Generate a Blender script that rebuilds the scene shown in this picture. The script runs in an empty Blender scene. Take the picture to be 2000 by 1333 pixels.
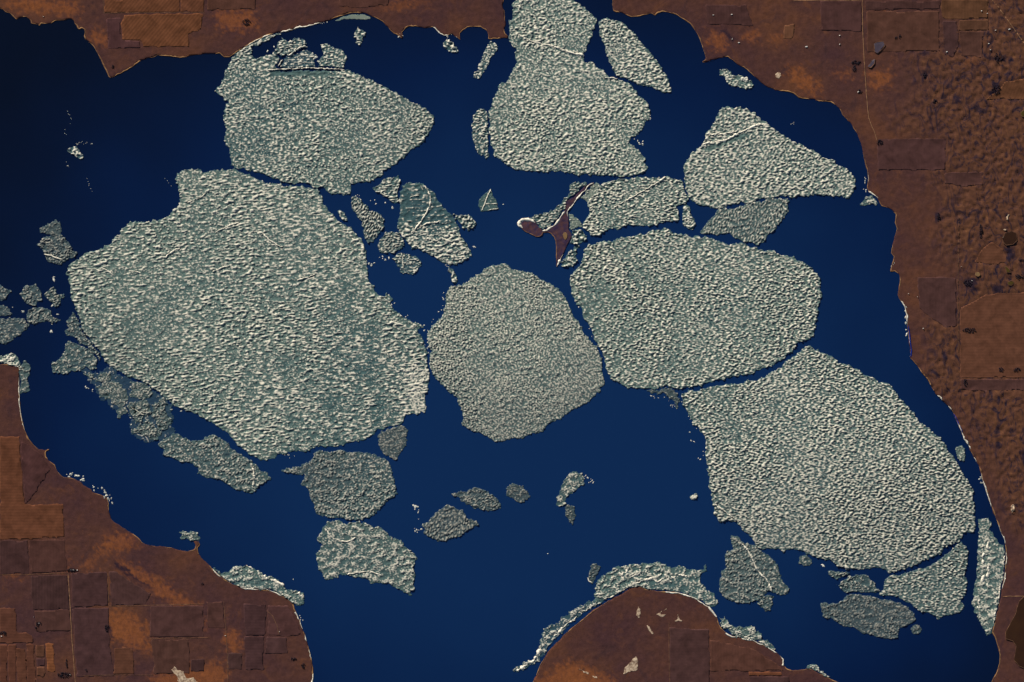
import bpy, math, random
import numpy as np
from mathutils import Vector

# ------------------------------------------------------------------ camera, sky, sun, exposure
S = 6.0                                   # metres of lake per map unit (map units run 0..2000 east, 0..1333 south)
def W(px, py): return ((px - 1000.0) * S, (666.5 - py) * S)
scene = bpy.context.scene
col = scene.collection
cam_d = bpy.data.cameras.new("camera"); cam = bpy.data.objects.new("camera", cam_d); col.objects.link(cam)
cam.location = (0, 0, 40000); cam_d.sensor_width = 36; cam_d.lens = 120
cam_d.clip_start = 10; cam_d.clip_end = 400000
scene.camera = cam
SUN_EL, SUN_ROT = math.radians(21), math.radians(-30)
world = bpy.data.worlds.new("World"); scene.world = world; world.use_nodes = True
wn = world.node_tree.nodes; wl = world.node_tree.links
sky = wn.new("ShaderNodeTexSky"); sky.sky_type = 'NISHITA'; sky.sun_disc = False
sky.sun_elevation = SUN_EL; sky.sun_rotation = SUN_ROT
bg = wn["Background"]; bg.inputs[1].default_value = 0.05
wl.new(sky.outputs[0], bg.inputs[0])
sd = bpy.data.lights.new("sun", 'SUN'); sun = bpy.data.objects.new("sun", sd); col.objects.link(sun)
sd.energy = 5.0; sd.angle = math.radians(0.5); sd.color = (1.0, 0.91, 0.765)
dvec = Vector((math.sin(SUN_ROT) * math.cos(SUN_EL), math.cos(SUN_ROT) * math.cos(SUN_EL), math.sin(SUN_EL)))
sun.rotation_euler = dvec.to_track_quat('Z', 'Y').to_euler()
sun.location = dvec * 20000
scene.view_settings.view_transform = 'Standard'; scene.view_settings.look = 'None'
scene.view_settings.exposure = 0.72; scene.view_settings.gamma = 1.0
scene.cycles.max_bounces = 4

rng = np.random.default_rng(7)
random.seed(7)

# ------------------------------------------------------------------ noise fields over the map
FX0, FY0, FX1, FY1, FR = -240, -240, 2240, 1573, 1.4
NX, NY = int((FX1 - FX0) / FR), int((FY1 - FY0) / FR)
def band(lam, aniso=1.0, ang=0.0, bw=0.35, seed=0, lowpass=False):
    r = np.random.default_rng(seed)
    kx = np.fft.fftfreq(NX, FR)[None, :]; ky = -np.fft.fftfreq(NY, FR)[:, None]
    c, s = math.cos(math.radians(ang)), math.sin(math.radians(ang))
    u = (kx * c + ky * s) * aniso ** 0.5; v = (-kx * s + ky * c) / aniso ** 0.5
    k = np.sqrt(u * u + v * v) + 1e-9
    k0 = 1.0 / lam
    amp = np.exp(-0.5 * (k / k0) ** 2) if lowpass else np.exp(-0.5 * (np.log(k / k0) / bw) ** 2)
    f = np.fft.ifft2(np.fft.fft2(r.standard_normal((NY, NX))) * amp).real
    return ((f - f.mean()) / f.std()).astype(np.float32)
def sample(f, px, py):
    gx = np.clip((np.asarray(px) - FX0) / FR, 0, NX - 1.001); gy = np.clip((np.asarray(py) - FY0) / FR, 0, NY - 1.001)
    ix = gx.astype(int); iy = gy.astype(int); fx = gx - ix; fy = gy - iy
    return (f[iy, ix] * (1 - fx) * (1 - fy) + f[iy, ix + 1] * fx * (1 - fy) + f[iy + 1, ix] * (1 - fx) * fy + f[iy + 1, ix + 1] * fx * fy)
FLD = dict(A=band(8.0, 2.6, 5, .5, 1), B=band(6.8, 1.5, 14, .5, 2), C=band(7.8, 2.2, 34, .48, 3),
           V=band(7.8, 2.2, 64, .48, 4), D=band(5.0, 1.8, -16, .45, 5), N=band(14, 1.4, 12, .45, 6),
           T=band(14, 6.0, 7, .5, 31), U=band(12, 1.8, 24, .55, 32),
           Q=band(11.0, 2.0, 4, .36, 21), E=band(6.0, 2.4, 8, .55, 22), F=band(5.0, 1.5, 22, .55, 23),
           M=band(24, 1.6, 12, .6, 8), L=band(70, 1, 0, .5, 9, True), H=band(24, 1.5, 70, .8, 10), G=band(190, 1, 0, .5, 11, True),
           R=band(30, 1.4, 30, .6, 12), P=band(9, 1.2, 40, .6, 13))
def smooth(a, b, x):
    t = np.clip((x - a) / (b - a), 0, 1); return t * t * (3 - 2 * t)

# ------------------------------------------------------------------ materials
def new_mat(name):
    m = bpy.data.materials.new(name); m.use_nodes = True
    return m, m.node_tree.nodes, m.node_tree.links, m.node_tree.nodes["Principled BSDF"]
def srgb(r, g, b):
    f = lambda c: (c / 255) / 12.92 if c / 255 <= 0.04045 else ((c / 255 + 0.055) / 1.055) ** 2.4
    return (f(r), f(g), f(b), 1)
def noise_node(n, l, scale, detail=3, rough=0.55, vec=None, dist=0.0):
    t = n.new("ShaderNodeTexNoise"); t.inputs["Scale"].default_value = scale; t.inputs["Detail"].default_value = detail
    t.inputs["Roughness"].default_value = rough; t.inputs["Distortion"].default_value = dist
    if vec is None:
        g = n.new("ShaderNodeNewGeometry"); vec = g.outputs["Position"]
    l.new(vec, t.inputs["Vector"])
    return t.outputs["Fac"]
def ramp(n, l, fac, stops):
    r = n.new("ShaderNodeValToRGB"); l.new(fac, r.inputs[0]); e = r.color_ramp.elements
    while len(e) < len(stops): e.new(0.5)
    for k, (p, c) in enumerate(stops): e[k].position = p; e[k].color = c if len(c) == 4 else (*c, 1)
    return r.outputs[0]
def mix(n, l, fac, a, b, mode='MIX'):
    m = n.new("ShaderNodeMix"); m.data_type = 'RGBA'; m.blend_type = mode
    for sock, v in ((0, fac), (6, a), (7, b)):
        if hasattr(v, "is_linked") or hasattr(v, "links"): l.new(v, m.inputs[sock])
        else: m.inputs[sock].default_value = v
    return m.outputs[2]
def bump(n, l, h, strength, dist, bsdf):
    b = n.new("ShaderNodeBump"); b.inputs["Strength"].default_value = strength; b.inputs["Distance"].default_value = dist
    l.new(h, b.inputs["Height"]); l.new(b.outputs[0], bsdf.inputs["Normal"])

K = (0.93, 0.92, 0.84)                     # tuned tint multiplied into the soil and grass colours
def soil(r, g, b): c = srgb(r, g, b); return (c[0] * K[0], c[1] * K[1], c[2] * K[2], 1)
PURPLE, PLUM, BROWN, DUSK, UMBER, TAWNY, RUST, INK = soil(66, 44, 49), soil(76, 50, 47), soil(94, 60, 45), soil(56, 40, 46), soil(84, 56, 46), soil(108, 73, 50), soil(138, 82, 46), soil(30, 26, 44)  # the purples hold the atmosphere's tint, mixed into brown land

def make_ice():
    m, n, l, b = new_mat("lake_ice")
    at = n.new("ShaderNodeAttribute"); at.attribute_name = "ice"
    sp = n.new("ShaderNodeSeparateColor"); l.new(at.outputs["Color"], sp.inputs[0])
    snow, tone, dirt = sp.outputs
    fine = noise_node(n, l, 0.09, 3, 0.6)
    ice = ramp(n, l, tone, [(0.0, (0.007, 0.030, 0.066)), (0.35, (0.032, 0.076, 0.084)), (0.65, (0.082, 0.132, 0.122)), (1.0, (0.165, 0.195, 0.165))])
    ice = mix(n, l, dirt, ice, (0.038, 0.054, 0.064, 1))
    white = mix(n, l, dirt, (0.57, 0.545, 0.465, 1), (0.155, 0.158, 0.145, 1))
    s1 = n.new("ShaderNodeMath"); s1.operation = 'MULTIPLY_ADD'; l.new(fine, s1.inputs[0]); s1.inputs[1].default_value = 0.5; s1.inputs[2].default_value = -0.25
    s2 = n.new("ShaderNodeMath"); s2.operation = 'ADD'; s2.use_clamp = True; l.new(snow, s2.inputs[0]); l.new(s1.outputs[0], s2.inputs[1])
    s3 = n.new("ShaderNodeMapRange"); s3.interpolation_type = 'SMOOTHSTEP'; l.new(s2.outputs[0], s3.inputs[0]); s3.inputs[1].default_value = 0.08; s3.inputs[2].default_value = 1.05
    l.new(mix(n, l, s3.outputs[0], ice, white), b.inputs["Base Color"])
    b.inputs["Roughness"].default_value = 0.75; b.inputs["Specular IOR Level"].default_value = 0.2
    return m
def make_plain(name, c1, c2, scale, rough=0.9, c3=None, bmp=0.0, spec=0.2):
    m, n, l, b = new_mat(name)
    f = noise_node(n, l, scale, 5, 0.62)
    stops = [(0.36, c1), (0.64, c2)] if c3 is None else [(0.33, c1), (0.5, c2), (0.68, c3)]
    l.new(ramp(n, l, f, stops), b.inputs["Base Color"])
    b.inputs["Roughness"].default_value = rough; b.inputs["Specular IOR Level"].default_value = spec
    if bmp: bump(n, l, f, 1.0, bmp, b)
    return m
def make_land():
    m, n, l, b = new_mat("prairie")
    g = n.new("ShaderNodeNewGeometry"); pos = g.outputs["Position"]
    at = n.new("ShaderNodeAttribute"); at.attribute_name = "cover"; sp = n.new("ShaderNodeSeparateColor"); l.new(at.outputs["Color"], sp.inputs[0])
    tawny_a, dark_a, hum_a = sp.outputs
    big = noise_node(n, l, 0.0011, 4, 0.6, pos)
    med = noise_node(n, l, 0.0042, 7, 0.68, pos, 0.9)
    fine = noise_node(n, l, 0.02, 6, 0.72, pos)
    mp = n.new("ShaderNodeMapping"); mp.inputs["Scale"].default_value = (1.4, 0.8, 1); mp.inputs["Rotation"].default_value = (0, 0, 0.3); l.new(pos, mp.inputs[0])
    scrub = noise_node(n, l, 0.0062, 8, 0.66, mp.outputs[0], 1.8)
    streak = noise_node(n, l, 0.013, 5, 0.7, mp.outputs[0], 2.5)
    base = ramp(n, l, big, [(0.36, PURPLE), (0.54, PLUM), (0.72, BROWN)])
    c = mix(n, l, ramp(n, l, med, [(0.55, (0, 0, 0)), (0.74, (0.8, 0.8, 0.8))]), base, BROWN)
    c = mix(n, l, ramp(n, l, med, [(0.27, (0.85, 0.85, 0.85)), (0.44, (0, 0, 0))]), c, DUSK)
    c = mix(n, l, ramp(n, l, streak, [(0.60, (0, 0, 0)), (0.72, (0.5, 0.5, 0.5))]), c, BROWN)
    tw = n.new("ShaderNodeMath"); tw.operation = 'MULTIPLY'; tw.use_clamp = True; l.new(tawny_a, tw.inputs[0]); l.new(ramp(n, l, streak, [(0.30, (0.45, 0.45, 0.45)), (0.62, (1, 1, 1))]), tw.inputs[1])
    hill = ramp(n, l, scrub, [(0.33, INK), (0.42, DUSK), (0.50, UMBER), (0.58, UMBER), (0.72, TAWNY)])
    c = mix(n, l, hum_a, c, hill)
    c = mix(n, l, tw.outputs[0], c, RUST)
    c = mix(n, l, dark_a, c, INK)
    c = mix(n, l, 1.0, c, ramp(n, l, fine, [(0.25, (0.72, 0.72, 0.75)), (0.75, (1.28, 1.26, 1.22))]), 'MULTIPLY')
    l.new(c, b.inputs["Base Color"]); b.inputs["Roughness"].default_value = 1.0; b.inputs["Specular IOR Level"].default_value = 0.05
    bump(n, l, fine, 0.5, 5.0, b)
    return m
def make_field(name, rgb, ang, stripes=0.25, period=34):
    m, n, l, b = new_mat(name)
    g = n.new("ShaderNodeNewGeometry"); mp = n.new("ShaderNodeMapping"); mp.inputs["Rotation"].default_value = (0, 0, ang); l.new(g.outputs["Position"], mp.inputs[0])
    w = n.new("ShaderNodeTexWave"); w.inputs["Scale"].default_value = 1.0 / period * 0.314; w.inputs["Distortion"].default_value = 1.2; w.inputs["Detail"].default_value = 2; w.inputs["Detail Scale"].default_value = 0.02
    l.new(mp.outputs[0], w.inputs["Vector"])
    nz = noise_node(n, l, 0.007, 6, 0.66, g.outputs["Position"], 0.4)
    c = tuple(v * k for v, k in zip(srgb(*rgb)[:3], (0.90, 0.86, 0.82))); c = tuple(0.48 * v + 0.52 * p for v, p in zip(c, PLUM)); stripes *= 0.5
    v = ramp(n, l, nz, [(0.3, tuple(x * 0.66 for x in c[:3])), (0.7, tuple(x * 1.34 for x in c[:3]))])
    st = ramp(n, l, w.outputs["Fac"], [(0.2, (1 - stripes,) * 3), (0.8, (1 + stripes,) * 3)])
    l.new(mix(n, l, 1.0, v, st, 'MULTIPLY'), b.inputs["Base Color"])
    b.inputs["Roughness"].default_value = 1.0; b.inputs["Specular IOR Level"].default_value = 0.05
    return m
def make_water():
    m, n, l, b = new_mat("lake_water")
    g = n.new("ShaderNodeNewGeometry")
    at = n.new("ShaderNodeAttribute"); at.attribute_name = "vignette"  # carries the painted lens darkening of the water
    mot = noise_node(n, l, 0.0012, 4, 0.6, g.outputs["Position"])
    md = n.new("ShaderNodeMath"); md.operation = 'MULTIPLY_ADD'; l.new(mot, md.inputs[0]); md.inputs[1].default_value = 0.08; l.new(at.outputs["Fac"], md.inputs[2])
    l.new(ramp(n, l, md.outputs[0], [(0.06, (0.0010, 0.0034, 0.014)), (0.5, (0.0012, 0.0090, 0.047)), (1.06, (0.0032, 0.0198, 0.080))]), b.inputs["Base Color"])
    b.inputs["Roughness"].default_value = 0.22; b.inputs["IOR"].default_value = 1.33
    rp = noise_node(n, l, 0.03, 3, 0.6, g.outputs["Position"]); bump(n, l, rp, 0.25, 1.5, b)
    return m
M = dict(ice=make_ice(), land=make_land(), water=make_water(),
         beach=make_plain("pale_sand", soil(92, 64, 46), soil(150, 116, 82), 0.012, 0.95),
         snow=make_plain("packed_snow", (0.30, 0.29, 0.25, 1), (0.78, 0.74, 0.64, 1), 0.05, 0.85, bmp=3.0),
         snowdull=make_plain("old_snow", srgb(104, 80, 66), srgb(186, 168, 146), 0.035, 0.9),
         fragment=make_plain("ice_fragment", (0.16, 0.20, 0.20, 1), (0.72, 0.69, 0.6, 1), 0.045, 0.7, bmp=2.0),
         greenice=make_plain("smooth_green_ice", (0.045, 0.085, 0.075, 1), (0.13, 0.17, 0.145, 1), 0.01, 0.55),
         road=make_plain("gravel", soil(104, 76, 58), soil(140, 106, 82), 0.02, 0.95),
         track=make_plain("dirt_track", soil(78, 54, 46), soil(106, 76, 58), 0.02, 0.95),
         island=make_plain("island_scrub", soil(46, 34, 66), soil(62, 44, 62), 0.02, 1.0, soil(80, 52, 54)),
         pondbrown=make_plain("brown_pond", srgb(40, 24, 18), srgb(50, 32, 20), 0.004, 0.3),
         pondtan=make_plain("tan_pond", srgb(98, 76, 52), srgb(116, 92, 62), 0.01, 0.5),
         pondice=make_plain("frozen_pond", srgb(58, 50, 62), srgb(72, 64, 76), 0.01, 0.5),
         poololive=make_plain("olive_pond", srgb(52, 42, 16), srgb(70, 58, 22), 0.01, 0.4),
         melt=make_plain("melt_water", (0.004, 0.012, 0.11, 1), (0.006, 0.020, 0.20, 1), 0.006, 0.3),
         grove=make_plain("bare_trees", srgb(24, 20, 34), srgb(44, 34, 40), 0.05, 1.0),
         barnwall=make_plain("painted_boards", (0.5, 0.48, 0.44, 1), (0.7, 0.68, 0.63, 1), 0.2, 0.7),
         barnroof=make_plain("metal_roof", (0.32, 0.31, 0.3, 1), (0.55, 0.54, 0.52, 1), 0.15, 0.45, spec=0.5))

# ------------------------------------------------------------------ geometry helpers
def tag(o, label, cat=None, group=None, kind=None):
    o["label"] = label
    if cat: o["category"] = cat
    if group: o["group"] = group
    if kind: o["kind"] = kind
    return o
def mesh_np(name, co, faces, mat, smooth_shade=True, tri=None):
    me = bpy.data.meshes.new(name)
    q = np.asarray(faces, dtype=np.int32).reshape(-1, 4) if faces is not None and len(faces) else np.zeros((0, 4), np.int32)
    me.vertices.add(len(co)); me.vertices.foreach_set("co", np.asarray(co, np.float32).ravel())
    me.loops.add(q.size); me.polygons.add(len(q))
    me.loops.foreach_set("vertex_index", q.ravel())
    me.polygons.foreach_set("loop_start", np.arange(0, q.size, 4, dtype=np.int32))
    me.polygons.foreach_set("use_smooth", np.full(len(q), smooth_shade))
    me.update(calc_edges=True); me.validate()
    me.materials.append(mat)
    return me
def link(name, me, loc=(0, 0, 0), parent=None):
    o = bpy.data.objects.new(name, me); col.objects.link(o); o.location = loc
    if parent is not None: o.parent = parent
    return o
def resample(poly, step, closed=True):
    p = np.asarray(poly, float)
    if closed: p = np.vstack([p, p[:1]])
    d = np.hypot(*np.diff(p, axis=0).T); s = np.concatenate([[0], np.cumsum(d)])
    n = max(3, int(s[-1] / step)); t = np.linspace(0, s[-1], n + 1)[:-1] if closed else np.linspace(0, s[-1], n + 1)
    return np.stack([np.interp(t, s, p[:, 0]), np.interp(t, s, p[:, 1])], 1)
def normals(p, closed=True):
    if closed: d = np.roll(p, -1, 0) - np.roll(p, 1, 0)
    else: d = np.gradient(p, axis=0)
    nrm = np.stack([d[:, 1], -d[:, 0]], 1); return nrm / (np.linalg.norm(nrm, axis=1, keepdims=True) + 1e-9)
def noise1(n, lam, r, closed=True):
    k = max(3, int(n / lam)); v = r.standard_normal(k); t = np.arange(n) * k / n
    i = t.astype(int); f = t - i; f = f * f * (3 - 2 * f)
    return v[i % k] * (1 - f) + v[(i + 1) % k] * f
def roughen(poly, amp, seed, step=1.0):
    r = np.random.default_rng(seed); p = np.asarray(poly, float)
    q = resample(p, step)
    q = (np.roll(q, 1, 0) + 2 * q + np.roll(q, -1, 0)) / 4
    nn = normals(q); m = len(q)
    d = amp * (0.9 * noise1(m, 16 / step, r) + 0.75 * noise1(m, 6 / step, r) + 0.6 * noise1(m, 2.6 / step, r))
    return q + nn * d[:, None]
def parity(polys, xs, ys):
    ins = np.zeros((len(ys), len(xs)), bool)
    for p in polys:
        x0, y0 = p[:, 0], p[:, 1]; x1, y1 = np.roll(x0, -1), np.roll(y0, -1)
        for j, y in enumerate(ys):
            c = (y0 <= y) != (y1 <= y)
            if not c.any(): continue
            xc = np.sort(x0[c] + (y - y0[c]) / (y1[c] - y0[c]) * (x1[c] - x0[c]))
            ins[j] ^= (np.searchsorted(xc, xs) % 2).astype(bool)
    return ins
def region(polys, xs, ys, invert=False):
    """grid cells that touch the region, their outer corners pulled onto its outline -> map coords, quads, boundary edges"""
    ins = parity(polys, xs, ys)
    if invert: ins = ~ins
    cell = ins[:-1, :-1] | ins[1:, :-1] | ins[:-1, 1:] | ins[1:, 1:]
    nx = len(xs); jj, ii = np.nonzero(cell); a = jj * nx + ii
    quads = np.stack([a, a + nx, a + nx + 1, a + 1], 1)
    gx, gy = np.meshgrid(xs, ys); pts = np.stack([gx.ravel(), gy.ravel()], 1)
    used, inv = np.unique(quads, return_inverse=True); quads = inv.reshape(-1, 4)
    pts = pts[used].copy(); out = ~ins.ravel()[used]
    bp = np.vstack([resample(p, 0.5) for p in polys]); oi = np.nonzero(out)[0]
    ch = max(1, int(4e6 / max(1, len(bp))))
    for k in range(0, len(oi), ch):
        s = oi[k:k + ch]; d = (pts[s, 0][:, None] - bp[None, :, 0]) ** 2 + (pts[s, 1][:, None] - bp[None, :, 1]) ** 2
        pts[s] = bp[d.argmin(1)]
    e = np.concatenate([quads[:, [0, 1]], quads[:, [1, 2]], quads[:, [2, 3]], quads[:, [3, 0]]])
    key = np.sort(e, 1); key = key[:, 0].astype(np.int64) * (len(pts) + 1) + key[:, 1]
    _, idx, cnt = np.unique(key, return_index=True, return_counts=True)
    return pts, quads, e[idx[cnt == 1]], out
def with_skirt(pts, z, quads, edges, zb):
    m = len(pts); bv = np.unique(edges); mp = np.full(m, -1); mp[bv] = m + np.arange(len(bv))
    X = np.concatenate([pts[:, 0], pts[bv, 0]]); Y = np.concatenate([pts[:, 1], pts[bv, 1]]); Z = np.concatenate([z, np.full(len(bv), zb)])
    sk = np.stack([edges[:, 1], edges[:, 0], mp[edges[:, 0]], mp[edges[:, 1]]], 1)
    return np.stack([(X - 1000) * S, (666.5 - Y) * S, Z], 1), np.vstack([quads, sk]), bv
def area(p):
    p = np.asarray(p, float); return 0.5 * np.sum(p[:, 0] * np.roll(p[:, 1], -1) - p[:, 1] * np.roll(p[:, 0], -1))

# ------------------------------------------------------------------ shoreline of the lake
SH_A = [(-20,14),(0,17),(6,19),(12,24),(20,26),(26,34),(32,38),(40,34),(52,33),(60,40),(62,46),(75,48),(77,51),(80,47),(100,46),(108,41),(120,40),(130,39),(134,37),(140,38),(146,40),(146,45),(149,50),(152,57),(156,58),(160,55),(165,58),(166,64),(164,71),(168,78),(178,86),(186,96),(196,115),(205,135),(212,149),(216,152),(222,151),(240,142),(260,130),(272,121),(282,116),(296,113),(308,108),(316,109),(330,110),(345,112),(352,113),(362,112),(375,108),(390,106),(410,105),(430,105),(438,112),(448,112),(458,106),(464,101),(480,91),(500,80),(520,71),(535,65),(548,63),(560,62),(575,57),(590,54),(610,50),(625,45),(640,41),(655,35),(668,31),(680,27),(692,25),(712,26),(724,30),(735,35),(748,43),(757,52),(762,60),(770,66),(780,72),(786,76),(787,70),(785,64),(792,56),(800,52),(812,52),(830,55),(845,53),(850,56),(858,65),(868,70),(874,70),(880,66),(885,68),(893,74),(899,79),(898,72),(898,66),(904,60),(912,54),(925,52),(938,53),(950,60),(955,70),(954,76),(960,77),(972,76),(985,74),(993,76),(992,70),(987,66),(984,58),(988,48),(986,40),(985,20),(980,12),(984,0)]
INLET = [(986,-60),(1010,-130),(1090,-165),(1170,-130),(1192,-60)]
SH_B = [(1197,0),(1196,10),(1198,22),(1204,24),(1212,24),(1222,29),(1232,33),(1250,32),(1262,29),(1272,26),(1280,31),(1285,27),(1295,23),(1305,24),(1320,29),(1335,38),(1348,47),(1358,60),(1366,75),(1372,92),(1376,103),(1377,110),(1380,115),(1372,121),(1374,123),(1390,119),(1400,114),(1412,111),(1422,112),(1432,118),(1440,126),(1452,132),(1462,139),(1472,148),(1485,159),(1492,165),(1500,170),(1512,174),(1525,178),(1540,180),(1550,183),(1560,192),(1575,194),(1590,194),(1600,198),(1612,198),(1622,200),(1632,206),(1640,213),(1646,225),(1652,231),(1662,240),(1668,252),(1675,262),(1681,280),(1686,300),(1690,320),(1694,333),(1696,350),(1694,366),(1697,376),(1707,381),(1714,386),(1718,396),(1722,403),(1735,406),(1745,414),(1750,420),(1748,435),(1752,448),(1748,462),(1743,478),(1741,495),(1746,502),(1744,512),(1740,524),(1739,531),(1748,530),(1757,536),(1758,548),(1756,562),(1754,575),(1755,582),(1761,590),(1767,600),(1770,615),(1772,635),(1774,650),(1776,666),(1778,680),(1778,700),(1784,706),(1792,715),(1800,728),(1812,742),(1820,757),(1826,768),(1838,780),(1850,792),(1860,803),(1866,816),(1872,830),(1878,845),(1884,860),(1892,872),(1898,885),(1906,900),(1912,910),(1916,925),(1920,942),(1928,965),(1934,985),(1942,1003),(1948,1020),(1955,1040),(1962,1055),(1965,1075),(1965,1095),(1962,1130),(1957,1150),(1954,1170),(1948,1200),(1942,1220),(1938,1236),(1944,1246),(1949,1262),(1953,1280),(1952,1295),(1948,1310),(1940,1325),(1936,1335)]
SE_BAY = [(1925,1370),(1860,1430),(1740,1420),(1670,1365)]
SH_D = [(1040,1335),(1048,1318),(1055,1300),(1062,1288),(1072,1273),(1085,1258),(1100,1242),(1120,1225),(1140,1208),(1160,1192),(1180,1180),(1200,1167),(1215,1160),(1230,1150),(1243,1146),(1250,1147),(1260,1151),(1280,1155),(1300,1156),(1320,1157),(1340,1162),(1360,1169),(1370,1177),(1385,1186),(1392,1193),(1400,1205),(1404,1220),(1410,1228),(1418,1236),(1430,1243),(1450,1247),(1468,1249),(1480,1256),(1500,1264),(1512,1272),(1522,1280),(1531,1288),(1531,1300),(1536,1306),(1548,1310),(1565,1309),(1580,1306),(1590,1310),(1600,1316),(1620,1325),(1640,1335)]
S_BAY = [(1030,1370),(1000,1450),(900,1520),(760,1510),(650,1430),(614,1370)]
SH_C = [(0,713),(20,712),(37,716),(37,740),(38,765),(39,790),(42,815),(48,840),(56,858),(68,872),(76,879),(88,880),(97,879),(90,882),(90,892),(95,900),(107,908),(110,918),(116,925),(124,933),(140,934),(155,940),(165,949),(178,956),(182,964),(195,966),(207,972),(213,985),(212,999),(218,1015),(226,1024),(240,1032),(256,1041),(270,1050),(278,1060),(292,1066),(310,1067),(335,1070),(355,1076),(366,1077),(380,1074),(383,1066),(377,1057),(379,1055),(388,1058),(391,1065),(386,1070),(388,1082),(396,1092),(405,1100),(414,1110),(425,1121),(440,1133),(455,1142),(475,1148),(500,1151),(520,1153),(540,1158),(556,1167),(572,1178),(578,1195),(586,1213),(590,1227),(597,1245),(602,1262),(608,1285),(611,1305),(612,1325),(611,1335)]
W_BAY = [(-60,712),(-150,660),(-200,500),(-190,250),(-120,60),(-60,12)]
LAKE = SH_A + INLET + SH_B + SE_BAY + SH_D[::-1] + S_BAY + SH_C[::-1] + W_BAY
lake_out = roughen(LAKE, 0.55, 21, 1.0)

# ------------------------------------------------------------------ ground and lake
def blurred(polys, sig):
    gx_ = FX0 + np.arange(NX) * FR; gy_ = FY0 + np.arange(NY) * FR; m = np.zeros((NY, NX))
    for p in polys: m = np.maximum(m, parity([np.asarray(p, float)], gx_, gy_).astype(float))
    kx = np.fft.fftfreq(NX, FR)[None, :]; ky = np.fft.fftfreq(NY, FR)[:, None]
    return np.fft.ifft2(np.fft.fft2(m) * np.exp(-2 * (math.pi * sig) ** 2 * (kx * kx + ky * ky))).real
RUSTY = [[(184,1086),(198,1070),(210,1058),(205,1048),(228,1042),(252,1049),(277,1062),(262,1069),(230,1076),(206,1080),(190,1094)],
 [(220,1090),(242,1098),(292,1122),(330,1150),(378,1178),(394,1205),(404,1234),(386,1226),(362,1192),(320,1170),(280,1144),(240,1118)],
 [(200,1206),(226,1192),(262,1204),(290,1232),(296,1282),(270,1264),(226,1256),(214,1232)], [(440,1231),(460,1232),(476,1264),(466,1272),(440,1272)],
 [(1540,130),(1558,132),(1576,150),(1598,165),(1604,186),(1588,186),(1560,170),(1545,150)], [(1630,140),(1656,138),(1662,150),(1640,153)], [(1694,142),(1720,138),(1742,140),(1740,158),(1716,178),(1700,168)],
 [(1452,62),(1476,60),(1490,78),(1462,82)], [(1506,68),(1524,72),(1526,86),(1510,82)], [(1720,20),(1750,40),(1748,66),(1726,60)], [(1780,48),(1804,46),(1806,60),(1782,62)], [(1890,112),(1908,116),(1910,126),(1896,122)],
 [(168,68),(206,60),(210,88),(182,86)], [(20,1105),(40,1104),(42,1124),(4,1124)], [(120,1090),(132,1088),(134,1118),(120,1118)], [(170,1092),(184,1090),(184,1112),(166,1114)], [(395,1300),(440,1290),(440,1340),(300,1340),(290,1320)],
 [(0,0),(60,0),(150,8),(160,30),(110,26),(40,20)], [(420,20),(500,22),(492,60),(430,56)], [(720,20),(800,0),(850,0),(790,14)], [(1390,60),(1420,70),(1416,100),(1382,90)], [(1050,1330),(1110,1290),(1200,1330),(1200,1345),(1050,1345)]]
DARKS = [[(1800,135),(1808,142),(1806,160),(1800,152)], [(1866,190),(1874,186),(1880,200),(1868,206)], [(1825,412),(1838,418),(1832,438),(1826,432)], [(1912,440),(1918,440),(1918,475),(1912,470)], [(1890,640),(1915,615),(1920,622),(1900,648),(1876,660)], [(210,1225),(216,1222),(222,1245),(216,1252)],
 [(1940,160),(1952,166),(1945,184),(1930,188),(1926,182),(1938,176)], [(1930,90),(1936,108),(1950,116),(1970,112),(1968,118),(1946,122),(1930,110)], [(1962,480),(1980,482),(1982,510),(1966,508)], [(1885,540),(1905,544),(1908,575),(1898,572)], [(1940,555),(1962,560),(1950,575),(1936,566)],
 [(222,1092),(228,1100),(260,1124),(300,1150),(296,1153),(254,1128),(222,1104)], [(1410,55),(1436,76),(1432,80),(1408,62)]]
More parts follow.
